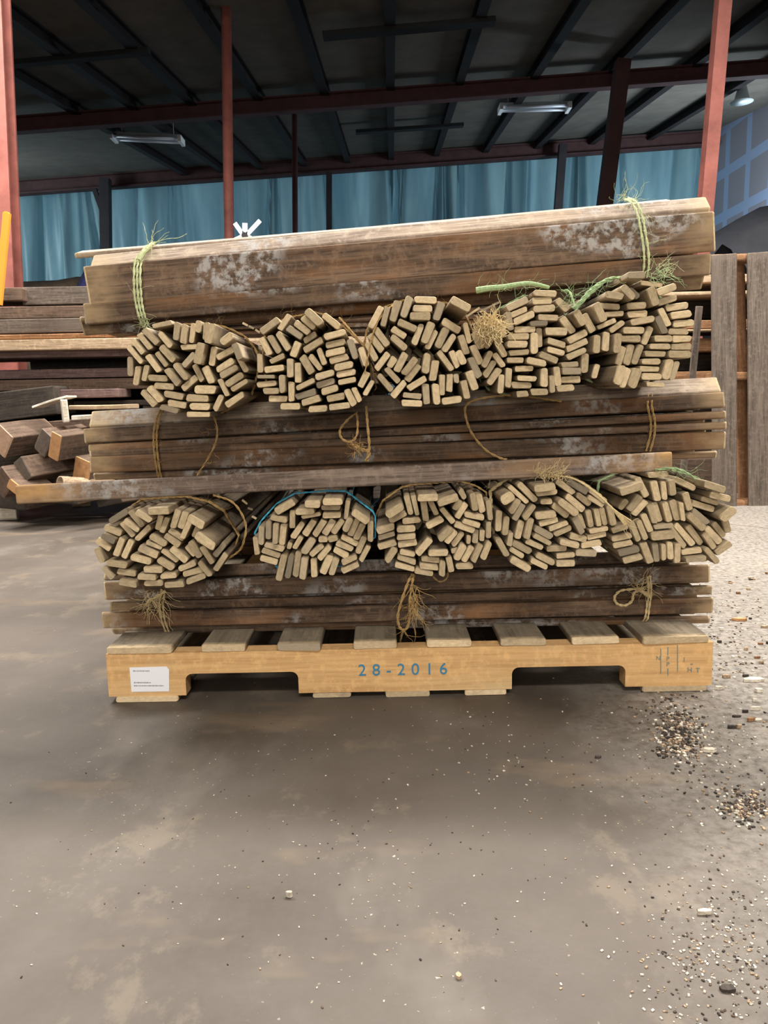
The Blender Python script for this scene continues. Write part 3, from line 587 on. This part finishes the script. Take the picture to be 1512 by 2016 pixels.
# ---- hanging loops of the end-on bundles
mb = bundles['a_mb']; path(mb, [(418, 815, 1.50), (427, 840, 1.52), (425, 870, 1.53), (408, 905, 1.54), (388, 936, 1.555)], .0020)
for k in range(20): fuzz(mb, P(R.uniform(395, 427), R.uniform(830, 920), 1.53), 1, .02, R, .0003)
mb = bundles['c_mb']
path(mb, [(700, 815, 1.52), (685, 826, 1.50), (670, 845, 1.49), (672, 862, 1.49), (688, 870, 1.49), (702, 858, 1.49), (704, 830, 1.50), (702, 812, 1.52)], .0024)
path(mb, [(721, 800, 1.52), (724, 840, 1.50), (727, 875, 1.49), (726, 892, 1.49)], .0026)
path(mb, [(690, 872, 1.49), (712, 885, 1.488), (726, 890, 1.488), (721, 908, 1.488)], .004)
for k in range(40): fuzz(mb, P(R.uniform(694, 716), R.uniform(872, 892), 1.487), 1, .02, R, .0007, (-.8, -.2, -.6))
path(mb, [(1105, 790, 1.55), (1010, 778, 1.53), (940, 786, 1.52), (917, 800, 1.52), (918, 825, 1.53), (930, 855, 1.54), (955, 885, 1.55), (980, 900, 1.555), (998, 905, 1.555)], .0024)
path(mb, [(718, 735, 1.44), (725, 700, 1.44), (733, 660, 1.445), (752, 620, 1.46), (775, 600, 1.50)], .0018)
path(mb, [(712, 675, 1.45), (690, 650, 1.46), (668, 625, 1.49)], .0018)
mb = bundles['d_mb']
kn = MB()
for k in range(260): fuzz(kn, P(966+R.gauss(0, 12), 645+R.gauss(0, 10), 1.415+R.uniform(-.01, .02)), 1, .03, R, .0010, (0, -.2, 0))
for k in range(10):
    a = R.uniform(0, 6.28); kn.tube([P(966+12*math.cos(a+i*.8)+R.uniform(-3, 3), 648+11*math.sin(a+i*.8)+R.uniform(-3, 3), 1.41+R.uniform(-.005, .01)) for i in range(7)], .0016, 5)
tag(kn.build('frayed_knot', M['twine_straw'], bundles['d']), 'frayed straw-coloured knot')
mb.tube(smoothpath([P(938, 572, 1.46), P(960, 568, 1.455), P(990, 565, 1.46), P(1040, 558, 1.48), P(1080, 566, 1.50)], 6), .006, 8, .0035)
for k in range(30): fuzz(mb, P(R.uniform(940, 1080), 563+R.uniform(-4, 5), 1.455), 1, .03, R, .0004, (0, -.2, .3))
path(mb, [(1128, 590, 1.45), (1132, 608, 1.44), (1122, 575, 1.47), (1105, 572, 1.50)], .0022)
for k in range(24): fuzz(mb, P(1124+R.uniform(-12, 10), 588+R.uniform(-12, 12), 1.45), 1, .035, R, .0005, (.2, -.2, .3))
mb = bundles['e_mb']
path(mb, [(1128, 607, 1.42), (1145, 590, 1.42), (1160, 573, 1.43), (1180, 558, 1.44), (1200, 550, 1.45), (1225, 546, 1.47)], .0026, 3)
for k in range(14): fuzz(mb, P(R.uniform(1140, 1200), R.uniform(555, 590), 1.43), 1, .03, R, .0004)
for k in range(26): fuzz(mb, P(R.uniform(1270, 1325), R.uniform(535, 552), 1.45), 1, .04, R, .0006, (1, -.2, .1))
mb = bundles['f_mb']
path(mb, [(420, 975, 1.47), (452, 985, 1.445), (472, 1005, 1.44), (484, 1035, 1.44), (480, 1065, 1.44), (470, 1085, 1.46), (440, 1105, 1.49)], .0022)
mb = bundles['h_mb']
path(mb, [(812, 1130, 1.47), (802, 1150, 1.46), (790, 1185, 1.455), (783, 1215, 1.455), (788, 1237, 1.455), (800, 1238, 1.455), (806, 1215, 1.455), (807, 1180, 1.455), (812, 1145, 1.46), (815, 1132, 1.47)], .0028)
for k in range(70): fuzz(mb, P(R.uniform(808, 824), R.uniform(1150, 1215), 1.45), 1, .045, R, .0006, (0, -.1, -1.6))
for k in range(10): fuzz(mb, P(795, 1240, 1.45), 1, .04, R, .0004, (0, -.1, -1.6))
path(mb, [(850, 1132, 1.50), (865, 1145, 1.49), (880, 1138, 1.49), (882, 1120, 1.50)], .0018)
mb = bundles['i_mb']
for k in range(7):
    o_ = R.uniform(-5, 5); mb.tube(smoothpath([P(1092+o_*.4, 936, 1.47), P(1135+o_, 945+o_*.4, 1.435), P(1170+o_, 968+o_*.6, 1.425), P(1205+o_, 1000+o_*.8, 1.42), P(1236+o_*1.4, 1030-o_, 1.42)], 6), .0016, 5)
for k in range(90): fuzz(mb, P(R.uniform(1058, 1110), R.uniform(928, 944), 1.435), 1, .03, R, .0006, (R.uniform(-1, 1), -.2, .8))
for k in range(10): fuzz(mb, P(1236, 1030, 1.42), 1, .03, R, .0005, (1, 0, -.8))
mb = bundles['j_mb']
path(mb, [(1290, 925, 1.46), (1325, 922, 1.44), (1350, 930, 1.44), (1370, 945, 1.46)], .0026)
for k in range(20): fuzz(mb, P(R.uniform(1300, 1370), R.uniform(918, 935), 1.45), 1, .035, R, .0004)
for key, lst in (('c', ((917, 624, 944, 606), (946, 613, 985, 594), (925, 640, 948, 634))), ('a', ((478, 636, 488, 641), (490, 642, 500, 647), (503, 649, 512, 655))), ('f', ((477, 984, 487, 992), (488, 1000, 498, 1003), (496, 1016, 505, 1021)))):
    for x0, y0, x1, y1 in lst:
        b = MB(); b.bar(P(x0, y0, 1.52), P(x1, y1, 1.52), .004, .0045, (0, 1, 0)); b.build('sliver', M['lath_end'], bundles[key])  # short thin pale slivers fixed between the laths
for key in 'abcdefghij':
    o = bundles[key+'_mb'].build('twine' if key != 'g' else 'cord', M[INFO[key][0]], bundles[key])

# ------------------------------------------------------------------ loose batten
A = P(34, 974, 1.475); B = P(1321, 908, 1.475)
bt = lath('batten', None, A, Vector((0, 0.05, 1)), B-A, .0365, .014, (B-A).length, [M['batten'], M['batten']], tipl=.14)
tag(bt, 'loose long weathered batten resting in front across the lower row of bundles', 'batten')

# ------------------------------------------------------------------ pallet
PY = 1.475
def px_x(x, y=1300): return pix(x, y, PY).x
xl, xr = px_x(209), px_x(1403)
pt = empty('pallet', Vector(((xl+xr)/2, PY+.5, 0)), 'pine pallet with notched front stringer stamped in blue, carrying the bundle stack', 'pallet')
zb, zs, zd = .012, .101, .116
def stringer(y):
    n0, n1, n2, n3 = px_x(363), px_x(586), px_x(1008), px_x(1232); zt = zb+.045; r = .014
    def nn(a, b):
        o = [(a, zb)]
        for k in range(5): o.append((a+r-r*math.cos(rad(22.5*k)), zt-r+r*math.sin(rad(22.5*k))))
        for k in range(5): o.append((b-r+r*math.sin(rad(22.5*k)), zt-r+r*math.cos(rad(22.5*k))))
        return o+[(b, zb)]
    outl = [(xl, zb)]+nn(n0, n1)+nn(n2, n3)+[(xr, zb), (xr, zs), (xl, zs)]
    m = MB(); m.prism([Vector((x, y, z)) for x, z in outl], (0, .038, 0)); return m
def rotmesh(o):   # put the grain (local y) along world x
    me = o.data
    for v in me.vertices: v.co = Vector((v.co.y, v.co.x, v.co.z))
    me.flip_normals(); o.matrix_basis = o.matrix_basis @ Matrix(((0, 1, 0, 0), (1, 0, 0, 0), (0, 0, 1, 0), (0, 0, 0, 1)))
for y in (PY, PY+.49, PY+.978):
    o = stringer(y).build('stringer', M['pallet'], pt)
    o.data.transform(Matrix(((0, 1, 0, 0), (-1, 0, 0, 0), (0, 0, 1, 0), (0, 0, 0, 1))))
    o.matrix_basis = o.matrix_basis @ Matrix(((0, -1, 0, 0), (1, 0, 0, 0), (0, 0, 1, 0), (0, 0, 0, 1)))
def deckb(name, a, b, z0, z1, chip=0):
    X0, X1 = px_x(a), px_x(b)
    lath(name, pt, Vector(((X0+X1)/2, PY-.001+R.uniform(-.003, .002), (z0+z1)/2)), Vector((1, 0, 0)), Vector((0, 1, 0)), X1-X0, z1-z0, 1.016, [M['deck'], M['deck_end']], tipl=.02)
for a, b in ((211, 341), (398, 484), (547, 632), (697, 783), (841, 929), (985, 1075), (1125, 1219), (1263, 1394)): deckb('deck_board', a, b, zs, zd)
for a, b in ((222, 347), (613, 690), (758, 846), (915, 997), (1266, 1394)): deckb('bottom_board', a, b, 0, zb)
def text(body, x, y, size, mat, parent, name, rot=0, sx=1.0, spacing=1.0, Y=PY-.0012, depth=.0003):
    cu = bpy.data.curves.new('t', 'FONT'); cu.body = body; cu.size = size; cu.extrude = depth; cu.space_character = spacing; cu.align_x = 'CENTER'; cu.align_y = 'CENTER'
    o = bpy.data.objects.new('t', cu); col.objects.link(o); dg = bpy.context.evaluated_depsgraph_get(); dg.update()
    me = bpy.data.meshes.new_from_object(o.evaluated_get(dg)); bpy.data.objects.remove(o)
    me.materials.clear(); me.materials.append(mat)
    p = pix(x, y, Y); q = bpy.data.objects.new(name, me); col.objects.link(q); q.parent = parent
    q.matrix_basis = Matrix.Translation(p-parent.location) @ Matrix.Rotation(rad(90), 4, 'X') @ Matrix.Rotation(rad(rot), 4, 'Z') @ Matrix.Diagonal((sx, 1, 1, 1))
    return q
tag(text('28-2016', 793, 1319, .034, M['stamp'], pt, 'date_stamp', sx=1.0, spacing=1.65), 'blue stencilled 28-2016')
mb = MB()
for x, y0, y1 in ((1301, 1277, 1326), (1315, 1274, 1290), (1315, 1316, 1330), (1334, 1270, 1322)):
    a = pix(x, y0, PY-.001); b = pix(x, y1, PY-.001); mb.bar(a, b, .0016, .0006, (0, 1, 0))
p0 = [pix(1286+ (i*9), 1335-14*math.sin(math.pi*i/9), PY-.001) for i in range(10)]
tag(mb.build('treatment_stamp', M['stamp_faint'], pt), 'faded blue upright stamp lines')
for ch, x, y, s in (('N', 1296, 1296, .012), ('P', 1315, 1297, .012), ('P', 1315, 1308, .012), ('1', 1347, 1299, .014), ('H', 1358, 1319, .014), ('T', 1374, 1320, .014), ('-', 1362, 1306, .02)):
    text(ch, x, y, s, M['stamp_faint'], pt, 'stamp_letter')
a = pix(256, 1362, PY-.0008); b = pix(333, 1313, PY-.0008)
mb = MB(); mb.prism([pix(259, 1362, PY-.0006), pix(333, 1361, PY-.0006), pix(333, 1318, PY-.0006), pix(328, 1312, PY-.0006), pix(255, 1314, PY-.0006)], (0, -.0005, 0)); lb = mb.build('paper_label', M['paper'], pt); tag(lb, 'white printed paper label')
mb = MB()
for x0, x1, y in ((262, 294, 1321), (264, 297, 1344), (264, 323, 1350)):
    x = x0
    while x < x1:
        w_ = R.uniform(1.2, 2.6); p = pix(x, y, PY-.0013); q_ = pix(x+w_, y, PY-.0013); hh = R.uniform(.0012, .0026)
        mb.box((p.x, PY-.0016, p.z-hh/2), (q_.x, PY-.0012, p.z+hh/2)); x += w_+R.uniform(.5, 1.2)
o = mb.build('print_lines', M['print'], None); 
o.parent = lb; o.matrix_basis = Matrix.Translation(-(pt.location+lb.matrix_basis.translation)) @ o.matrix_basis

# ------------------------------------------------------------------ lumber behind, left
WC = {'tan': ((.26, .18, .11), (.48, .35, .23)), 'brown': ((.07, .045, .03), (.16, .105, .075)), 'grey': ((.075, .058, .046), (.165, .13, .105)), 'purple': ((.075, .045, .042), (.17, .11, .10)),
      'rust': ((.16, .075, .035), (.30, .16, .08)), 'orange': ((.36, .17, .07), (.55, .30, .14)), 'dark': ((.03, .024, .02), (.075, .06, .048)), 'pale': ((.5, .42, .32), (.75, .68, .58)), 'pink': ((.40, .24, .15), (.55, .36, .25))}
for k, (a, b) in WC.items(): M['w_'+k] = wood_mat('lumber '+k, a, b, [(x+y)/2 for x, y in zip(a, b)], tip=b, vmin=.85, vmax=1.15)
def plank(xa, xb, y0, y1, Y, dep, c, label, cat='plank', name='lumber_plank', slope=0):
    A = P(xa, y0, Y); B = P(xb, y0, Y); hgt = (y1-y0)/F_PX*Y*.98; z = P((max(xa, -50)+min(xb, 1560))/2, (y0+y1)/2, Y).z
    A = Vector((A.x, Y+dep/2, z)); B = Vector((B.x, Y+dep/2, z))
    if slope: A.z -= slope/2; B.z += slope/2
    o = lath(name, None, A, Vector((0, 1, 0)), B-A, dep, hgt, (B-A).length, [M['w_'+c], M['w_'+c]], tipl=.05, rmax=.005)
    return tag(o, label, cat)
LG = [(-320, 41, 567, 592, 4.28, .25, 'brown', 'short brown board end at the top left of the lumber stack'), (41, 760, 559, 593, 4.35, .3, 'grey', 'grey-brown board lying on top of the left lumber stack'),
 (-320, 790, 597, 620, 4.25, .4, 'brown', 'dark brown thick plank directly under the grey top board, left stack'), (-320, 790, 623, 650, 4.23, .4, 'grey', 'dark grey plank with rough upper edge, left lumber stack'),
 (-320, 790, 652, 661, 4.2, .4, 'rust', 'thin rust-brown board above the tan plank, left stack'), (-320, 790, 662, 683, 4.15, .45, 'tan', 'bright tan plank sticking out of the left lumber stack'),
 (-320, 790, 685, 698, 4.2, .4, 'purple', 'thin dark purple-brown board under the tan plank, left stack'), (-320, 790, 721, 739, 4.25, .4, 'purple', 'grey-purple plank just below the gap in the left stack'),
 (-320, 790, 741, 762, 4.22, .42, 'brown', 'brown plank second below the gap in the left stack'), (102, 234, 766, 783, 4.1, .2, 'purple', 'short mauve board ending left of the upper left bundle'),
 (135, 250, 797, 806, 4.0, .2, 'tan', 'thin tan strip above the middle lying bundle, left'), (-320, 790, 785, 796, 4.25, .4, 'dark', 'thin dark board low in the left lumber stack')]
plank(58, 700, 699, 722, 4.62, .1, 'dark', 'dark backing strip standing in for shade in the gap of the left lumber stack')  # added dark backing, stands in for the shade inside the gap
plank(-100, 760, 762, 832, 4.70, .1, 'dark', 'dark backing sheet standing in for shade behind the short mauve board, left stack')  # another added backing, keeps the lower gap dark and hides the netting
for r in LG: plank(*r)
for i, x in enumerate((-200, 300, 700)):
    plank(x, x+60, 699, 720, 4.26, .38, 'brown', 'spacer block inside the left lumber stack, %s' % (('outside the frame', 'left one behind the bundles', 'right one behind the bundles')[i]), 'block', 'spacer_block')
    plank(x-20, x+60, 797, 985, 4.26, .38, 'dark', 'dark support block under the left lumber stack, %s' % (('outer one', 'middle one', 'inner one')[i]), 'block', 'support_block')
# pile of short timbers
def timber(x, y, Y, ang, lp, wp, dirv, L, c, label, cat='timber', name='timber_offcut'):
    c0 = P(x, y, Y); wv = Vector((math.cos(rad(ang)), 0, math.sin(rad(ang)))); ld = Vector(dirv).normalized()
    o = lath(name, None, c0, wv-ld*wv.dot(ld), ld, lp/F_PX*Y, wp/F_PX*Y, L, [M['w_brown' if c not in ('pale',) else 'w_pale'], M['w_'+c]], tipl=.01, rmax=.006)
    return tag(o, label, cat)
D1 = (.42, .90, .05); D2 = (.35, .93, -.03)
timber(2, 868, 3.75, 50, 52, 48, D1, .28, 'pink', 'squared timber with pinkish sawn end at the left photo edge')
timber(107, 879, 3.7, 66, 54, 27, D1, .28, 'orange', 'orange-brown timber end leaning upright in the offcut pile')
timber(84, 872, 3.78, 50, 50, 32, D1, .28, 'grey', 'brown timber end behind the leaning orange one')
timber(44, 925, 3.7, 120, 46, 30, D1, .28, 'grey', 'grey timber end low in the offcut pile, left')
timber(160, 928, 3.72, 70, 50, 42, D1, .28, 'orange', 'orange timber end just left of the middle lying bundle')
timber(30, 962, 3.62, 150, 44, 22, D2, .2, 'orange', 'small orange offcut just above the left end of the loose batten')
timber(4, 950, 3.66, 40, 50, 44, D1, .28, 'brown', 'dark brown timber end at the lower left photo edge')
timber(92, 925, 3.9, 25, 60, 60, D1, .28, 'dark', 'dark squared timber in the middle of the offcut pile')
timber(125, 975, 3.75, 0, 70, 34, D1, .28, 'dark', 'dark timber lying on the floor under the offcut pile')
timber(20, 1000-12, 3.9, 0, 80, 30, D1, .28, 'dark', 'low dark timber at the foot of the offcut pile, left')
timber(210, 965, 3.85, 10, 60, 60, D2, .25, 'dark', 'dark timber hidden partly behind the middle lying bundle')
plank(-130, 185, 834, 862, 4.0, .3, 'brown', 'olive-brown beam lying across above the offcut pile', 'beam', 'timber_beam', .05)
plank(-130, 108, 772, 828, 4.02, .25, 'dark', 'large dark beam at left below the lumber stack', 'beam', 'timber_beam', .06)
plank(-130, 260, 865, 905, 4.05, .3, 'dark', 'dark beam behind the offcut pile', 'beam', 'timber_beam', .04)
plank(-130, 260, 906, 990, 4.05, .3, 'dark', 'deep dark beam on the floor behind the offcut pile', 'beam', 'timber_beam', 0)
timber(121, 809, 3.85, 80, 44, 20, (.9, .5, .05), .03, 'pale', 'bright pale board end sticking up left of the middle lying bundle')
plank(62, 133, 789, 793, 3.84, .12, 'pale', 'thin bright strip beside the pale board end', 'strip', 'wood_strip', .05)
plank(140, 232, 815, 825, 3.84, .1, 'pale', 'pale strip running right to the middle lying bundle', 'strip', 'wood_strip', .01)
c0 = P(118, 952, 3.62); b = MB(); d = Vector((.5, .6, -.12)).normalized()
outer = [.035, .035]; n = 20; vs = []; u = d.cross(Vector((0, 0, 1))).normalized(); v = u.cross(d)
for q, rr in ((c0, .036), (c0+d*.3, .036), (c0+d*.3, .028), (c0, .028)):
    vs += [q+u*math.cos(2*math.pi*k/n)*rr+v*math.sin(2*math.pi*k/n)*rr for k in range(n)]
b.add(vs, [(i*n+k, i*n+(k+1) % n, ((i+1) % 4)*n+(k+1) % n, ((i+1) % 4)*n+k) for i in range(4) for k in range(n)])
tag(b.build('cardboard_tube', M['w_tan'], smooth=True), 'pale short tube lying in the offcut pile above the batten', 'tube')
q = pixz(6, 1026); o = lath('wood_block', None, q+Vector((-.06, .02, .048)), Vector((0, 0, 1)), Vector((1, .3, 0)), .095, .09, .12, [M['w_pale'], M['w_pale']]); tag(o, 'cream wooden block on the floor at the left edge', 'block')
for x, y, lb in ((142, 993, 'small tan offcut on the floor below the loose batten, left one'), (160, 992, 'small tan offcut on the floor below the loose batten, right one')):
    q = pixz(x, y+5); o = lath('wood_offcut', None, q+Vector((0, 0, .012)), Vector((0, 0, 1)), Vector((1, .6, 0)), .024, .03, .05, [M['w_tan'], M['w_tan']], tipl=.01); tag(o, lb, 'offcut')
# heap, net, pole, fan
def heap(name, pts, Y, dep, mat, label, cat):
    top = [P(x, y, Y) for x, y in pts]; n = len(top); vs = []; rows = 7
    for k in range(rows):
        a = math.pi*k/(rows-1)
        for p in top: vs.append(Vector((p.x+R.uniform(-.03, .03), Y+dep/2-dep/2*math.cos(a), max(0.01, p.z*(math.sin(a)**.6))+R.uniform(-.02, .02)*(1 if 0 < k < rows-1 else 0))))
    fs = [(k*n+i, k*n+i+1, (k+1)*n+i+1, (k+1)*n+i) for k in range(rows-1) for i in range(n-1)]
    fs += [tuple(k*n for k in range(rows)), tuple(k*n+n-1 for k in range(rows))[::-1]]
    o = mobj(name, vs, fs, mat, smooth=True); return tag(o, label, cat)
heap('dirt_heap', [(-300, 545), (-150, 535), (-50, 530), (30, 522), (75, 515), (120, 516), (150, 524), (250, 545), (500, 600)], 8.3, 2, M['mound'], 'brown heap behind the left lumber stack', 'heap')
heap('netting_heap', [(122, 560), (130, 545), (140, 524), (152, 519), (166, 530), (172, 560)], 7.2, .6, M['bluenet'], 'dark blue netting behind the left end of the top bundle', 'netting')
heap('covered_heap', [(1395, 480), (1420, 458), (1460, 434), (1500, 408), (1560, 380), (1700, 350)], 9.6, 1.5, M['greytarp'], 'grey covered heap below the drywall at right', 'heap')
heap('junk_heap', [(1425, 505), (1438, 490), (1450, 472), (1462, 478), (1475, 492), (1490, 500)], 8.0, .6, M['steel_black'], 'black object in front of the grey covered heap', 'heap')
q0, q1 = P(-3, 600, 4.12), P(14, 420, 4.12)
t = empty('orange_pole', q0, 'orange-yellow painted pole leaning at the left photo edge', 'pole')
b = MB(); b.bar(q0, q1, .035, .02, (0, 1, 0)); b.build('shaft', M['orange'], t); b = MB(); b.tube([q1-Vector((.004, .008, .008)), q1-Vector((.004, -.012, .008))], .0175, 14); b.build('rounded_tip', M['orange'], t)
hubp = P(482, 464, 6.0); t = empty('blade_fan', Vector((hubp.x, hubp.y, 0)), 'white fan with flat blades peeking over the top bundle', 'fan')
for (x0, y0, x1, y1, wd) in ((479, 463, 462, 439, .032), (482, 462, 482, 439, .038), (486, 462, 512, 434, .032), (476, 466, 450, 478, .032), (488, 466, 514, 480, .032), (482, 468, 482, 492, .034)):
    b = MB(); b.bar(P(x0, y0, 6.0), P(x1, y1, 6.0), .006, wd, (0, 1, 0)) if False else b.prism([P(x0, y0, 6.0)+s for s in ()], (0, 0, 0)) if False else None
    A = P(x0, y0, 6.0); B = P(x1, y1, 6.0); d = (B-A).normalized(); s = Vector((-d.z, 0, d.x))*wd/2
    b.prism([A-s, A+s, B+s, B-s], (0, .008, 0)); b.build('blade', M['white'], t)
b = MB(); b.tube([hubp+Vector((0, -.02, 0)), hubp+Vector((0, .08, 0))], .022, 16); b.build('hub', M['steel_black'], t)
b = MB(); b.tube([Vector((hubp.x, hubp.y+.06, .02)), hubp+Vector((0, .06, 0))], .02, 10); b.build('stand_pole', M['lamp_body'], t)
b = MB(); b.tube([Vector((hubp.x, hubp.y+.06, 0)), Vector((hubp.x, hubp.y+.06, .03))], .22, 24, .2); b.build('stand_base', M['lamp_body'], t)

# ------------------------------------------------------------------ lumber behind, right
RG = [(830, 1760, 545, 560, 4.5, .4, 'tan', 'tan plank on top of the right lumber stack'), (830, 1760, 577, 584, 4.45, .4, 'tan', 'thin light board second in the right lumber stack'),
 (830, 1760, 634, 650, 4.5, .4, 'rust', 'rusty brown plank in the middle of the right stack'), (830, 1760, 651, 655, 4.45, .4, 'tan', 'thin pale strip under the rusty plank, right stack'),
 (830, 1760, 669, 694, 4.5, .4, 'rust', 'brown plank below the pale strip, right stack'), (830, 1760, 735, 752, 4.5, .4, 'rust', 'reddish board low in the right stack'),
 (830, 1760, 590, 630, 4.7, .3, 'dark', 'dark deep board at the back of the right stack'), (830, 1760, 700, 732, 4.7, .3, 'dark', 'dark board between the brown and reddish ones, right stack'),
 (830, 1760, 757, 905, 4.7, .3, 'dark', 'dark wide timber low in the right stack'), (830, 1760, 905, 995, 4.5, .4, 'brown', 'dark brown timber on the floor under the right stack')]
for r in RG: plank(*r)
for i, x in enumerate((1230, 1640)):
    plank(x, x+50, 562, 905, 4.56, .12, 'dark', 'dark upright holding the boards of the right stack, %s' % ('inner' if i == 0 else 'outer'), 'upright', 'timber_upright')
pt2 = empty('standing_pallet', P(1500, 1008, 4.0), 'weathered pallet standing on its end at the right edge', 'pallet')
def vboard(x0, x1, y0, y1, Y, th, c, name):
    A = P((x0+x1)/2, y1, Y); B = P((x0+x1)/2-1, y0, Y); lath(name, pt2, A+Vector((0, th/2, 0)), Vector((1, 0, 0)), B-A, (x1-x0)/F_PX*Y, th, (B-A).length, [M['w_'+c], M['w_'+c]], tipl=.04)
YB = 3.98
vboard(1404, 1452, 500, 1003, YB, .02, 'grey', 'deck_board'); vboard(1475, 1530, 496, 1003, YB, .02, 'grey', 'deck_board'); vboard(1556, 1606, 494, 1003, YB, .02, 'grey', 'deck_board'); vboard(1636, 1686, 492, 1003, YB, .02, 'grey', 'deck_board')
for y0, y1 in ((500, 517), (733, 748), (985, 1003)):
    A = P(1404, y0+8, YB+.02); B = P(1690, y0+3, YB+.02); B.z = A.z
    lath('stringer', pt2, A+Vector((0, .05, 0)), Vector((0, 1, 0)), B-A, .09, .04, (B-A).length, [M['w_rust'], M['w_rust']])
A = P(1466, 990, YB+.13); B = P(1452, 520, YB+.13)
lath('deck_board', pt2, A, Vector((1, 0, 0)), B-A, .07, .018, (B-A).length, [M['w_rust'], M['w_rust']])
A = P(1361, 770, 3.3); B = P(1377, 603, 3.3); A2 = A+(A-B).normalized()*(A.z/((B-A).normalized().z)); A2.z = max(A2.z, .0)
o = lath('lumber_stick', None, A2, Vector((1, 0, 0)), B-A2, .028, .012, (B-A2).length, [M['w_grey'], M['w_grey']]); tag(o, 'thin grey stick leaning upright right of the upper right bundle', 'stick')

# ------------------------------------------------------------------ floor litter
def chip(x, y, ln, wd, c, label, group=None):
    q = pixz(x, y); a = R.uniform(-.6, .6); n = 6; h = R.uniform(.003, .007)
    poly = [Vector((q.x+math.cos(6.28*k/n+a)*ln/2*R.uniform(.7, 1.1)*1.0, q.y+math.sin(6.28*k/n+a)*wd/2*R.uniform(.6, 1.1), 0.0005)) for k in range(n)]
    b = MB(); b.prism(poly, (0, 0, h)); return tag(b.build('wood_chip', M['w_'+c]), label, 'wood chip', group)
chip(1458, 1222, .045, .015, 'orange', 'brown wood chip on the floor right of the pallet'); chip(1482, 1341, .05, .022, 'pale', 'cream wood chip at the right photo edge beside the pallet')
chip(1398, 1480, .022, .012, 'pale', 'white chip right of the dark dirt patch'); chip(570, 1766, .009, .006, 'pale', 'tiny white chip on the floor left of centre')
chip(903, 1925, .008, .008, 'tan', 'tiny tan chip near the bottom of the photo'); chip(1388, 1800, .02, .008, 'pale', 'thin pale splinter on the floor at lower right')
chip(1430, 1950, .018, .012, 'dark', 'black crumb on the floor at the lower right corner'); chip(1178, 1492, .012, .007, 'dark', 'dark crumb left of the dirt patch')
for k in range(34):
    chip(R.uniform(1412, 1512), R.uniform(1120, 1460), R.uniform(.008, .02), R.uniform(.004, .01), R.choice(('pale', 'tan', 'dark', 'rust')), 'small wood fragment scattered on the pale floor right of the pallet', 'wood fragments right of the pallet')
def litter(name, zones, cols, label):
    vs = {c: MB() for c in cols}
    for (x, y, sx, sy, n, s0, s1) in zones:
        for k in range(n):
            q = pixz(min(1600, R.gauss(x, sx)), R.gauss(y, sy)); s = R.uniform(s0, s1); a = R.uniform(0, 3.1)
            m_ = Matrix.Translation(q+Vector((0, 0, s*.2))) @ Matrix.Rotation(a, 4, 'Z') @ Matrix.Rotation(R.uniform(-.4, .4), 4, 'X')
            vs[R.choice(cols)].box((-s/2, -s*.3, -s*.2), (s/2, s*.3, s*.2), m_)
    allm = MB(); fm = []; mats = []
    for i, c in enumerate(dict.fromkeys(cols)):
        mats.append(M['w_'+c]); b0 = len(allm.f); allm.add(vs[c].v, vs[c].f); fm += [i]*(len(allm.f)-b0)
    o = mobj(name, allm.v, allm.f, mats, fmat=fm); return tag(o, label, 'debris', kind='stuff')
litter('dirt_debris', [(1335, 1440, 26, 26, 420, .002, .007), (1345, 1475, 22, 16, 160, .002, .006), (1470, 1590, 30, 18, 260, .002, .006), (1310, 1400, 30, 16, 80, .002, .006)], ['dark', 'tan', 'brown', 'pale', 'dark'], 'dark dirt crumbs and sawdust patch by the right front of the pallet')
litter('sawdust_debris', [(1440, 1250, 60, 60, 380, .0015, .006), (1420, 1500, 60, 60, 260, .001, .005), (1420, 1880, 90, 90, 700, .001, .0035), (900, 1650, 300, 160, 260, .001, .003), (1100, 1480, 150, 60, 110, .001, .004), (400, 1700, 250, 180, 90, .001, .0025)], ['pale', 'tan', 'pale', 'dark', 'brown'], 'fine pale sawdust scattered over the floor')
